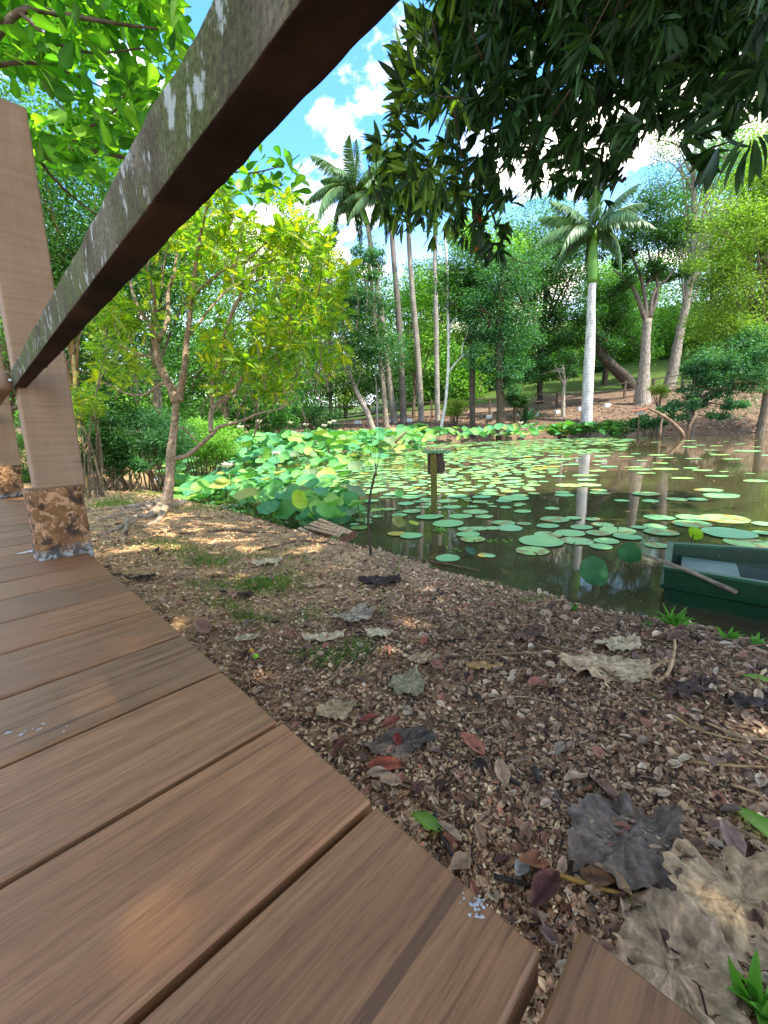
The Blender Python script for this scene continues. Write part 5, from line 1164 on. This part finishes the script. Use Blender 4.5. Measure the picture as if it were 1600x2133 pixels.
for i, (x, y) in enumerate(((815, 873), (853, 871), (1019, 866), (1073, 857), (1116, 852), (1161, 849), (1210, 845), (1265, 840), (1460, 826), (1597, 817), (745, 875), (700, 880))):
    Y = 34.5 if x < 1400 else 30; p = atY(x, y, Y); z0 = gz(p[0], p[1]); p = np.array([p[0], p[1], z0]); gg = G(); a_ = rgT.normal(0, .2)
    box(gg, p, np.array([math.cos(a_), math.sin(a_), 0]), np.array([-math.sin(a_), math.cos(a_), 0]), Zv, (-.24, -.12, -.05), (.24, .12, .26), (.72, .72, .70), .02)
    tag(gg.build('white_block', M['paint'], smooth=False), ['white kerb block below the fence, ' + s for s in ('just left of the second palm trunk', 'between the second and third palm trunks', 'left of the thick dark trunk', 'right of the thick dark trunk', 'two left of the thin pale trunk', 'just left of the thin pale trunk', 'touching the left side of the white palm trunk', 'just right of the white palm trunk', 'below the right end of the fence', 'at the far right edge', 'between the leaning trunk and the dark bush', 'farthest left')][i], 'kerb block', 'white blocks along the far path')
# fallen branch reaching into the water at the right bank
gg = G(); 
for pl, w_ in (([(1425, 905), (1400, 880), (1375, 862), (1350, 850)], (9, 4)), ([(1375, 905), (1378, 880), (1385, 862)], (5, 3)), ([(1435, 890), (1450, 865), (1470, 848)], (6, 3))):
    Q = smooth_path([atY(x, y, 22) for x, y in pl]); Q[0][2] = min(Q[0][2], -.02); tube(gg, Q, lerp_r(np.array(w_)*22/FP/2, len(Q)), 6, srgb('#8a7058'), bump=.2)
tag(gg.build('fallen_branch', M['bark']), 'bare brown fallen branches sticking out of the water under the overhanging bush', 'branch')
gg = G(); Q = smooth_path([atY(x, y, 13) for x, y in ((823, 922), (835, 910), (848, 898))]); tube(gg, Q, lerp_r([.05, .03], len(Q)), 6, srgb('#7a6450'), bump=.2); tag(gg.build('driftwood', M['bark']), 'dark stick poking up from the lotus stand left of the nest box', 'branch')
# ------------------------------------------------------------------ litter, dead leaves, twigs, roots, grass
rg = np.random.default_rng(55)
def land_pts(n, rmin, rmax, rg, amin=-60, amax=75):
    r = np.exp(rg.uniform(math.log(rmin), math.log(rmax), n)); a = np.radians(rg.uniform(amin, amax, n))
    x, y = r*np.sin(a), r*np.cos(a); ob = x*B_[0]+y*B_[1]; sd = pond_sd(x, y); ok = (sd > .0) & ((ob > .17) | (x*E_[0]+y*E_[1] > 3.35))
    return x[ok], y[ok], sd[ok]
x, y, sd = land_pts(330000, .35, 8.5, rg); n = len(x)
side = np.clip((x+.3)/1.5, 0, 1); dens = .45+.65*side+fbm(x, y, 1.3, 40, 3)*1.3; ok = rg.random(n) < np.clip(dens, .12, 1); x, y, sd, side = x[ok], y[ok], sd[ok], side[ok]; n = len(x)
z = terrain(x, y)
pal = np.array([srgb(c) for c in ('#b08f72', '#8a6a54', '#6a4c3c', '#c8a888', '#4a362c', '#9c7a66', '#a87058', '#d2b898', '#3a2c26', '#7c6458')])
ci = rg.choice(10, n, p=[.21, .19, .12, .13, .06, .12, .04, .07, .02, .04])
cc = pal[ci]*1.42*[1.05, 1, .84]*(1-.45*side[:, None]*(rg.random((n, 1)) < .45))
patch = fbm(x, y, 1.1, 60, 3)[:, None]; cc = cc*np.clip(1+patch*1.6, .55, 1.4)
dist = np.hypot(x, y)
qm = proj(np.stack([x, y, z], -1)); mud = np.exp(-(((qm[:, 0]-1230)/420)**2+((qm[:, 1]-1310)/105)**2)**1.5)[:, None]; cc = cc*(1-.5*mud)*(1-mud*np.array([0, .05, .08])); wet_ = np.clip(1-sd/.10, 0, 1)[:, None]; cc = cc*(1-.6*wet_)
sz = rg.uniform(.0045, .0145, n)*np.clip(.75+.22*dist, .8, 2.6); lrg = rg.random(n) < .035; sz[lrg] *= 1.9
A = np.stack([rg.normal(0, 1, n), rg.normal(0, 1, n), rg.normal(0, .28, n)], -1); Nn = rg.normal(0, .38, (n, 3))+[0, 0, 1]
gg = G(); wdt = rg.uniform(.9, 2.2, n)
CHIP = (np.array([[0, 0, 0], [.2, .3, .06], [.17, .72, .02], [0, 1, .1], [-.2, .65, .05], [-.18, .25, .0]]), np.array([[0, 1, 2], [0, 2, 3], [0, 3, 4], [0, 4, 5]]), np.zeros(6))
inst(gg, CHIP, np.stack([x, y, z+.002+rg.random(n)*.006], -1), A, Nn, np.stack([sz*wdt, sz, sz*1.4], -1), cc)
qx = proj(np.stack([x, y, z], -1)); 
x2, y2, sd2 = land_pts(9000, .4, 7, rg); n2 = len(x2); z2 = terrain(x2, y2); s2 = rg.uniform(.014, .036, n2)*np.clip(.7+.25*np.hypot(x2, y2), .8, 2.2); k2 = rg.random(n2) < (.35+.6*np.clip((x2+.2)/1.2, 0, 1)); x2, y2, z2, s2 = x2[k2], y2[k2], z2[k2], s2[k2]; n2 = len(x2)
c2_ = pal[rg.choice(10, n2, p=[.2, .12, .1, .2, .08, .1, .08, .08, .02, .02])]*1.05
inst(gg, L_CURL, np.stack([x2, y2, z2+.006], -1), np.stack([rg.normal(0, 1, n2), rg.normal(0, 1, n2), rg.normal(0, .2, n2)], -1), rg.normal(0, .3, (n2, 3))+[0, 0, 1], np.stack([s2*rg.uniform(.6, 1.3, n2), s2, s2*rg.uniform(.4, 1.2, n2)], -1), c2_, c2_*.7)
tag(gg.build('leaf_litter', M['litter'], smooth=False), kind='stuff', label='thick litter of small dry brown leaf flakes on the ground', cat='leaf litter')
# small twigs as stuff
x, y, sd = land_pts(4200, .4, 6, rg); n = len(x); z = terrain(x, y); gg = G()
for i in range(n):
    l = rg.uniform(.015, .07)*(.8+.2*math.hypot(x[i], y[i])); a = rg.random()*6.28; d = np.array([math.cos(a), math.sin(a), rg.normal(0, .12)])
    tube(gg, [np.array([x[i], y[i], z[i]+.006])-d*l/2, np.array([x[i], y[i], z[i]+.010])+rg.normal(0, .003, 3), np.array([x[i], y[i], z[i]+.007])+d*l/2], [.0012, .0014, .0007], 4, srgb(['#8a6a4c', '#5a4232', '#b09070', '#3f3028'][rg.integers(4)])*.95, cap=False)
tag(gg.build('twig_litter', M['litter']), kind='stuff', label='fine broken twigs strewn over the ground', cat='twigs')
def place_ground(px, py, lift=.008):
    p = gpt(px, py); return p+Zv*lift
def pxsize(p): return np.linalg.norm(p-EYE)/FP*.9
# big crumpled dead lotus leaves
def crumple(name, label, px, py, wpx, asp, ang, c1, c2, seed, fold=.35, cat='dead leaf', group=None, jag=.12, zs=.18):
    p = place_ground(px, py); s = wpx/2*pxsize(p); r_ = np.random.default_rng(seed)
    ns, nr_ = 110, 18; V = [[0, 0, 0]]; cc = [c1]; an = np.arange(ns)/ns*2*np.pi
    jg = 1+jag*(vn(np.stack([np.cos(an)*2.5+9, np.sin(an)*2.5+9, np.full(ns, seed*1.)], -1), seed)-.5)*3.4+jag*1.3*(vn(np.stack([np.cos(an)*9+9, np.sin(an)*9+9, np.full(ns, seed*1.)], -1), seed+5)-.5)+jag*.35*(r_.random(ns)-.5)
    for k_ in range(1, nr_+1):
        r = k_/nr_
        for i, a in enumerate(an):
            x_, y_ = r*jg[i]*math.cos(a), r*jg[i]*math.sin(a)
            pl = math.sin(a*9+seed+math.sin(a*2+seed)*2)*.028*r+math.sin(a*17+seed*2)*.02*r*(.4+vn(np.array([[a*2, r*3, seed*1.]]), 3)[0])
            q = np.array([[x_*2.2+seed, y_*2.2, .3]]); z_ = zs*(vn(q, seed)[0]-.35)*2*r**.8+.16*(vn(q*3, seed+1)[0]-.5)*r+.05*(vn(q*8, seed+2)[0]-.5)+pl+fold*max(0, abs(x_)-.62)*(1 if i % 2 else .9)
            V.append([x_*(1-.12*r*fold), y_*asp, max(z_, -.02)]); fb = vn(np.array([[a*11, r*2.2, seed*1.]]), seed+7)[0]; vein = abs(((a*11/6.2832+.12*math.sin(r*5+seed)) % 1)-.5) < .07; m_ = np.clip((fb-.35)*1.6, 0, 1); cc.append((np.asarray(c1)*(1-m_*.75)+np.asarray(c2)*m_*.75)*(1.18 if vein else 1)*(.8+.35*r_.random()))
    F3 = [[0, 1+i, 1+(i+1) % ns] for i in range(ns)]; F4 = []
    for k_ in range(nr_-1):
        for i in range(ns): F4.append([1+k_*ns+i, 1+(k_+1)*ns+i, 1+(k_+1)*ns+(i+1) % ns, 1+k_*ns+(i+1) % ns])
    V = np.array(V)*s; ca, sa = math.cos(ang), math.sin(ang); V = V@np.array([[ca, sa, 0], [-sa, ca, 0], [0, 0, 1]])
    tz = terrain(V[:, 0]+p[0], V[:, 1]+p[1]); V[:, 2] += tz+.012; V[:, :2] += p[:2]
    g = G(); g.add(V-[p[0], p[1], p[2]], F4, np.array(cc)*.75); b0 = 0; g.F.append(np.array(F3).ravel()); g.T.append(np.full(len(F3), 3))
    o = g.build(name, M['dead']); o.location = Vector(p); return tag(o, label, cat, group)
tan, tan2, gry, brn, dkb = srgb('#c9a87c'), srgb('#e0c79c'), srgb('#8a7866'), srgb('#7a5a42'), srgb('#3c2c24')
BL = [(1300, 1768, 225, .72, .15, gry*.95, brn*.8, 'large grey-brown crumpled dead lotus leaf lying right of the deck corner', 3), (1265, 1395, 210, .45, -.25, tan, tan2, 'big tan wrinkled dead lotus leaf below the boat', 4), (1285, 1352, 110, .4, .1, tan2*.9, tan, 'smaller pale dead leaf just above the big tan one below the boat', 5),
      (702, 1488, 88, .75, .3, tan, srgb('#8a7a4a'), 'ribbed tan dead lotus leaf close to the deck edge', 6), (850, 1432, 96, .8, .9, srgb('#a89c70'), gry, 'greyish lacy dead lotus leaf in the middle of the bank', 7), (675, 1335, 92, .42, -.05, tan2, tan, 'flat cream folded dead leaf beside the green grass patch', 8),
      (740, 1290, 100, .6, .5, srgb('#b8a484'), brn, 'pale scalloped dead leaf above the cream folded one', 9), (790, 1325, 66, .6, -.3, tan2, tan, 'small curled straw-coloured leaf right of the cream folded one', 10), (555, 1175, 70, .5, .2, tan2, tan, 'cream dead leaf below the roots toward the water', 11),
      (452, 1203, 50, .5, -.1, srgb('#d2a878'), tan, 'tan dead leaf on the bare earth right of the post', 12), (514, 1337, 54, .5, .15, tan2*.9, tan, 'small ragged cream leaf by the deck edge', 13), (830, 1560, 150, .5, .1, gry*.7, dkb, 'dark grey rotted lotus leaf beside the deck', 14),
      (1400, 2040, 190, .85, .4, srgb('#cfae88'), srgb('#a88660'), 'large smooth tan dead leaf with fan veins at the bottom right', 15), (1540, 1890, 190, .8, -.3, srgb('#c4a276'), tan, 'large perforated tan dead leaf at the right edge near the bottom', 16), (660, 1222, 70, .3, .2, tan, brn, 'thin strip of tan leaf near the muddy pile', 17),
      (790, 1215, 100, .6, 0, dkb*1.3, dkb, 'black rotting leaf heap at the top of the muddy pile', 18), (930, 1335, 90, .5, .4, brn, tan, 'brown shredded leaf in the middle of the muddy pile', 19), (1010, 1395, 80, .4, -.2, srgb('#b08848'), tan, 'rusty straw-coloured leaf bundle left of the big tan leaf', 20),
      (1100, 1330, 90, .4, .3, brn*.8, dkb, 'dark brown leaf between the pile and the boat', 21), (880, 1380, 84, .5, .1, tan*.8, tan, 'pale crumpled leaf above the greyish lacy one', 22), (510, 1243, 44, .5, 0, srgb('#5a3a2c'), dkb, 'small dark brown curled leaf above the left grass patch', 23), (1440, 1440, 110, .4, .2, dkb*1.4, brn, 'dark sodden leaf at the right side of the bank', 24), (1560, 1470, 120, .3, .1, dkb*1.2, dkb, 'blackish flattened leaf at the right edge below the boat', 25), (295, 1212, 60, .35, 0, dkb, brn, 'dark curled bark-like leaf beside the deck near the post', 26)]
for (px, py, wpx, asp, ang, c1, c2, lb, sdv) in BL: crumple('dead_lotus_leaf', lb, px, py, wpx, asp, ang+.2, c1, c2, sdv, group='big dead lotus leaves on the bank')
# oval fallen leaves, one object each
OV = [(884, 1342, 36, '#b0664a', 'orange-brown oval leaf lying in the muddy pile'), (1117, 1440, 50, '#a8624c', 'red-brown oval leaf left of the big tan dead leaf'), (910, 1397, 34, '#b07660', 'pinkish leaf above the greyish lacy leaf'), (772, 1505, 50, '#a8503c', 'bright rust-red leaf beside the ribbed tan leaf'), (815, 1520, 44, '#a05a44', 'folded red leaf right of the rust-red one'), (828, 1556, 30, '#8a2e24', 'small deep red curl beside the dark rotted leaf'), (805, 1607, 78, '#a4553a', 'long rolled rust-brown leaf by the deck edge'), (712, 1578, 50, '#8a5444', 'dull maroon leaf tucked against the deck edge'), (985, 1570, 62, '#c4785a', 'curled salmon-coloured leaf on the flaky litter'), (1085, 1738, 44, '#c48a6c', 'flat salmon oval leaf left of the large grey dead leaf'), (868, 1668, 48, '#7a4640', 'purple-brown leaf beside the bright green one'), (815, 1645, 46, '#c09a78', 'pale tan leaf just above the bright green one'), (790, 1625, 50, '#c8a684', 'cream slender leaf near the deck edge'), (1045, 1600+30, 50, '#c9a27c', 'tan leaf under the salmon curl'), (1110, 1820, 54, '#a86a42', 'orange-brown crisp leaf between the deck and the grey dead leaf'), (1045, 1805, 34, '#7a4a48', 'small maroon leaf right of the deck edge'), (1135, 1880, 70, '#7a4a40', 'dark red-brown long leaf above the deck\'s lower corner'), (1085, 1832, 44, '#c4b8a8', 'pale grey torn leaf right of the white splash'), (1255, 1650, 70, '#8a6450', 'brown strap leaf above the large grey leaf'), (1200, 1645, 60, '#c8a484', 'cream broken leaf above the large grey leaf'), (960, 1820, 50, '#b08c6c', 'tan lance leaf near the deck edge'), (935, 1745, 60, '#b8987c', 'tan folded leaf right of the deck edge'), (1520, 1770, 60, '#a88470', 'light brown leaf near the right edge'), (1000, 1760, 40, '#b89070', 'small tan leaf left of the flat salmon one'), (600, 1330, 40, '#a8664e', 'rust leaf left of the cream folded leaf'), (424, 1322, 50, '#a87860', 'brown-pink leaf near the deck edge on the left'), (468, 1318, 34, '#a46a58', 'small pinkish leaf right of the brown-pink leaf'), (487, 1243, 26, '#b0705a', 'little orange-brown leaf beside the dark curl'), (1275, 1860, 60, '#b08a60', 'curved tan leaf below the large grey leaf'), (1240, 1845, 50, '#9a7050', 'brown cupped leaf under the grey leaf edge'), (620, 1470, 40, '#a87a60', 'brown leaf near deck edge below the small cream leaf'), (1480, 1610, 46, '#b89478', 'tan leaf on the right-hand litter'), (1340, 1560, 40, '#a08068', 'pale brown leaf in the middle of the right-hand litter'), (1165, 1570, 44, '#b49a80', 'star-shaped pale leaf in the middle of the litter'), (1410, 1340, 40, '#8a6650', 'brown leaf on the dark mud under the boat')]
ovl_t = L_CURL
for i, (px, py, wpx, c_, lb) in enumerate(OV):
    p = place_ground(px, py, .012); s = wpx*pxsize(p)*.98; a = rg.random()*6.28; g = G()
    if px in (805,): a = .1
    A = np.array([[math.cos(a), math.sin(a), rg.uniform(.0, .12)]]); inst(g, ovl_t if i % 3 else L_OVL, [[-A[0][0]*s/2, -A[0][1]*s/2, 0.003]], A, np.array([[rg.normal(0, .25), rg.normal(0, .25), 1.]]), np.array([[s*rg.uniform(.75, 1.1), s, s*rg.uniform(.7, 1.2)]]), srgb(c_)*.8, srgb(c_)*.55)
    o = g.build('fallen_leaf', M['dead']); o.location = Vector(p); tag(o, lb, 'fallen leaf', 'fallen oval leaves on the bank')
for (px, py, wpx, a, lb) in ((888, 1726, 60, 2.4, 'fresh bright green leaf lying against the deck edge'), (1592, 1745, 90, 1.7, 'light green leaf at the right edge level with the grey dead leaf'), (1578, 1424, 36, 2.2, 'small light green leaf at the right edge below the boat')):
    p = place_ground(px, py, .016); s = wpx*pxsize(p)*1.2; g = G(); A = np.array([[math.cos(a), math.sin(a), .03]]); inst(g, L_OVL, [[-A[0][0]*s/2, -A[0][1]*s/2, 0]], A, np.array([[.1, -.2, 1.]]), np.array([[s*.7, s, s]]), srgb('#86c23c')*.8, srgb('#b4dc6a')*.8); o = g.build('green_leaf', M['leafnear']); o.location = Vector(p); tag(o, lb, 'green leaf')
for (px, py, c_, lb) in ((524, 1361, '#e0962a', 'small orange berry-like fruit on the litter near the deck'), (533, 1371, '#8ac03a', 'small green fruit touching the orange one')):
    p = place_ground(px, py, .006); g = G(); r_ = 6*pxsize(p); n_ = 8; an = np.linspace(0, np.pi, n_); tube(g, np.stack([np.cos(an)*r_*-1, np.zeros(n_), np.zeros(n_)], -1), np.maximum(np.sin(an)*r_, 1e-4), 12, srgb(c_), bump=.1); o = g.build('fruit', M['petal']); o.location = Vector(p); tag(o, lb, 'fruit')
# sticks and dry stalks
ST = [([(865, 1418), (930, 1370), (1000, 1345)], 5, '#8a6a4c', 'thin brown stalk pointing up to the middle of the muddy pile'), ([(712, 1440), (820, 1395), (950, 1375), (1000, 1378)], 5, '#7a5a40', 'long brown stalk crossing above the greyish lacy leaf'), ([(700, 1318), (800, 1300), (880, 1283), (940, 1290)], 4, '#6a5040', 'dark stalk behind the cream folded leaf'), ([(1060, 1285), (1110, 1345), (1215, 1380), (1290, 1425), (1380, 1465)], 6, '#8a6c4a', 'longest dry stalk running diagonally over the big tan leaf'), ([(1365, 1430), (1390, 1412), (1402, 1385), (1401, 1360)], 7, '#c09a70', 'pale curved stalk standing up right of the big tan leaf'), ([(1000, 1372), (1100, 1368), (1220, 1372)], 5, '#9a7a54', 'straight tan stalk left of the big tan leaf'), ([(1145, 1828), (1200, 1850), (1265, 1868), (1305, 1878)], 9, '#b08444', 'thick straw-coloured stalk below the large grey leaf'), ([(1440, 1780), (1520, 1800), (1600, 1815)], 7, '#7a5c40', 'brown stick right of the large grey leaf'), ([(1430, 1597), (1500, 1605), (1600, 1610)], 5, '#b08a5c', 'thin tan stick near the right edge'), ([(1520, 1645), (1560, 1660), (1600, 1678)], 5, '#b89468', 'short tan stick at the right edge'), ([(905, 1705), (915, 1740), (940, 1790), (955, 1810)], 9, '#4a423c', 'grey curved root piece beside the bright green leaf'), ([(1030, 1840), (1070, 1850), (1110, 1858)], 9, '#3f3a36', 'short dark grey stick by the deck edge'), ([(1035, 1610), (1060, 1632), (1085, 1648)], 12, '#4a443e', 'dark grey bark stub on the litter'), ([(1115, 1612), (1120, 1640)], 12, '#4a443e', 'small dark bark piece right of the bark stub'), ([(1150, 1290+4), (1230, 1322), (1300, 1300)], 4, '#9a7c5c', 'thin pale stalk on the mud below the boat'), ([(770, 1280), (810, 1250), (830, 1222)], 4, '#a08058', 'thin tan stalk at the left of the muddy pile'), ([(850, 1165), (930, 1178), (1000, 1192)], 4, '#8a6e4e', 'thin branch along the grassy water edge'), ([(735, 1385), (700, 1415), (660, 1440)], 3, '#c4a47c', 'short straw near the ribbed tan leaf'), ([(975, 1400), (1000, 1370), (1020, 1345)], 4, '#a88a60', 'upright straw stalk in the muddy pile'), ([(1440, 1325), (1500, 1337), (1560, 1342)], 4, '#7a6450', 'thin stick lying against the boat hull'), ([(1010, 1470), (1080, 1460), (1160, 1475)], 3, '#c0a078', 'fine pale straw left of the red-brown oval leaf'), ([(1470, 1515), (1540, 1545), (1600, 1552)], 4, '#b8986c', 'pale straw blade on the right-hand litter'), ([(1400, 1500), (1450, 1530), (1545, 1556)], 5, '#b0905c', 'flattened tan blade on the right-hand litter')]
for pl, w_, c_, lb in ST:
    P = [place_ground(x, y, .012) for x, y in pl]
    if 'standing up' in lb: P[-1][2] += .06; P[-1][:2] = P[-2][:2]+(P[-1][:2]-P[-2][:2])*.5; P[-2][2] += .03
    Q = smooth_path(P, 7); Q[:, 2] = np.maximum(Q[:, 2], terrain(Q[:, 0], Q[:, 1])+.006); c0 = P[0].copy(); r_ = w_/2*pxsize(P[len(P)//2]); g = G(); tube(g, Q-c0, lerp_r([r_, r_*.9, r_*.55], len(Q)), 7, srgb(c_)*.8, bump=.25); o = g.build('dry_stalk', M['barkn']); o.location = Vector(c0); tag(o, lb, 'stick', 'dry stalks and sticks on the bank')
# surface roots in the earth between the tree and the pallet
for pl, w_, lb in (([(355, 1108), (400, 1113), (470, 1106), (530, 1110), (580, 1112)], 9, 'gnarled surface root crossing the bare earth right of the forked tree'), ([(540, 1148), (590, 1135), (640, 1128), (700, 1135)], 7, 'thin surface root leading to the pallet'), ([(430, 1122), (460, 1124), (520, 1122)], 4, 'fine root just below the gnarled one'), ([(230, 1195), (255, 1200), (280, 1198)], 5, 'short dark root beside the deck near the post')):
    P = [place_ground(x, y, .0) for x, y in pl]; Q = smooth_path(P, 8); Q[:, 2] = terrain(Q[:, 0], Q[:, 1])+.002; Q += rg.normal(0, .004, Q.shape)*[1, 1, .6]; c0 = P[0].copy(); r_ = w_/2*pxsize(P[1]); g = G(); tube(g, Q-c0, lerp_r([r_*.5, r_, r_*.9, r_*.4], len(Q)), 8, srgb('#6d5340')*.9, bump=.4)
    Q2 = Q[::2]+rg.normal(0, .012, Q[::2].shape)*[1, 1, .1]; tube(g, Q2-c0, r_*.45, 6, srgb('#5d4636')*.9, bump=.4); o = g.build('surface_root', M['barkn']); o.location = Vector(c0); tag(o, lb, 'root')
# grass
def blades(g, x, y, h, rg, cols, wf=.09, lean=.6):
    n = len(x); z = terrain(x, y); A = rg.normal(0, lean, (n, 3)); A[:, 2] = 1; Nn = rg.normal(0, 1, (n, 3))*[1, 1, .2]
    c = np.array(cols)[rg.integers(0, len(cols), n)]*rg.uniform(.7, 1.3, (n, 1)); BL_ = leaf_rows([0, .5, .8, 1], [.6, .5, .3, .02], .1, .35)
    inst(g, BL_, np.stack([x, y, z-.003], -1), A, Nn, np.stack([h*wf, h, h], -1), c)
GC = cs('#7fb040', '#6a9c38', '#94c04c', '#a8b860', k=.62)
g = G(); xs, ys = [], []
for (px, py, rx, ry, n) in ((370, 1145, 90, 20, 900), (440, 1172, 60, 14, 500), (550, 1220, 70, 26, 1100), (600, 1205, 80, 30, 500), (690, 1370, 80, 26, 650), (745, 1350, 35, 22, 350), (470, 1262, 50, 14, 260), (520, 1290, 50, 20, 420), (240, 1050, 60, 10, 800), (560, 1160, 110, 18, 300), (450, 1220, 80, 20, 300), (640, 1285, 60, 20, 200), (300, 1030, 120, 10, 600), (840, 1165, 60, 8, 420), (935, 1190, 60, 9, 420), (1030, 1222, 60, 9, 260), (1130, 1246, 60, 6, 160), (1010, 1200, 50, 7, 160), (420, 1060, 70, 8, 400), (780, 1235, 50, 16, 60), (1320, 1895, 14, 16, 14), (1580, 2110, 35, 30, 60), (935, 1690, 10, 8, 8)):
    d = rg.normal(0, .5, (n, 2)); pxs = px+d[:, 0]*rx; pys = py+d[:, 1]*ry
    c = gpt(px, py); Jx = (gpt(px+8, py)-c)/8; Jy = (gpt(px, py+4)-c)/4
    xs.append(c[0]+d[:, 0]*rx*Jx[0]+d[:, 1]*ry*Jy[0]); ys.append(c[1]+d[:, 0]*rx*Jx[1]+d[:, 1]*ry*Jy[1])
x = np.concatenate(xs); y = np.concatenate(ys); ok = (pond_sd(x, y) > -.05) & (x*B_[0]+y*B_[1] > .19); x, y = x[ok], y[ok]
blades(g, x, y, rg.uniform(.012, .032, len(x))*np.clip(.6+.2*np.hypot(x, y), .7, 2), rg, GC)
tag(g.build('grass', M['grass']), kind='stuff', label='short sparse green grass growing in patches on the bank', cat='grass')
for i, (px, py, n, h, lb) in enumerate(((1402, 1306, 26, .085, 'tall spiky green grass tuft against the boat\'s near corner'), (1350, 1306, 8, .03, 'tiny grass sprig left of the boat corner'), (1522, 1334, 12, .05, 'small broad-leaved weed in front of the boat side'), (1575, 1345, 8, .045, 'small weed at the right edge in front of the boat'), (1192, 1272, 14, .035, 'small grass tuft at the water edge left of the boat'), (1590, 2120, 16, .05, 'leafy green weed in the bottom right corner'))):
    p = gpt(px, py); g = G(); A = rg.normal(0, .55, (n, 3)); A[:, 2] = 1; inst(g, leaf_rows([0, .3, .6, .85, 1], [.5, .55, .45, .25, .02], .15, .45), np.zeros((n, 3))+rg.normal(0, .004, (n, 3))*[1, 1, 0], A, rg.normal(0, 1, (n, 3))*[1, 1, .2], np.stack([np.full(n, h*(.28 if 'weed' in lb else .09)), rg.uniform(.6, 1.2, n)*h, np.full(n, h)], -1), srgb('#7cc048')*.65*rg.uniform(.7, 1.2, (n, 1)))
    o = g.build('grass_tuft' if 'grass' in lb else 'weed', M['grass']); o.location = Vector(p); tag(o, lb, 'grass tuft' if 'grass' in lb else 'weed')
# water plants beside the front pads
for (px, py, n, lb) in ((915, 1105, 40, 'small leafy water weed among the pads below the nest box'), (1040, 1130, 22, 'sprig of green water weed in the front open water'), (950, 1148, 12, 'tiny green floating weed near the shore')):
    p = at(px, py, 0); g = G(); A = rg.normal(0, .8, (n, 3)); A[:, 2] = .5; inst(g, L_OVL, rg.normal(0, .035, (n, 3))*[1.6, 1, 0]+[0, 0, .005], A, rg.normal(0, .4, (n, 3))+[0, 0, 1], rg.uniform(.02, .04, n), srgb('#8cc850')*.7*rg.uniform(.7, 1.2, (n, 1))); o = g.build('water_weed', M['grass']); o.location = Vector(p); tag(o, lb, 'water weed')
# leaf litter flakes on the far bank
x = rg.uniform(-9, 32, 16000); y = rg.uniform(22, 42, 16000); sd = pond_sd(x, y); ok = (sd > .3) & (sd < 9); x, y = x[ok], y[ok]; n = len(x); g = G()
inst(g, L_TRI, np.stack([x, y, terrain(x, y)+.02], -1), np.stack([rg.normal(0, 1, n), rg.normal(0, 1, n), rg.normal(0, .3, n)], -1), rg.normal(0, .4, (n, 3))+[0, 0, 1], rg.uniform(.10, .22, n), pal[rg.integers(0, 8, n)]*[.62, .64, .6])
tag(g.build('far_leaf_litter', M['litter'], smooth=False), kind='stuff', label='dry leaf litter covering the far bank below the fence', cat='leaf litter')
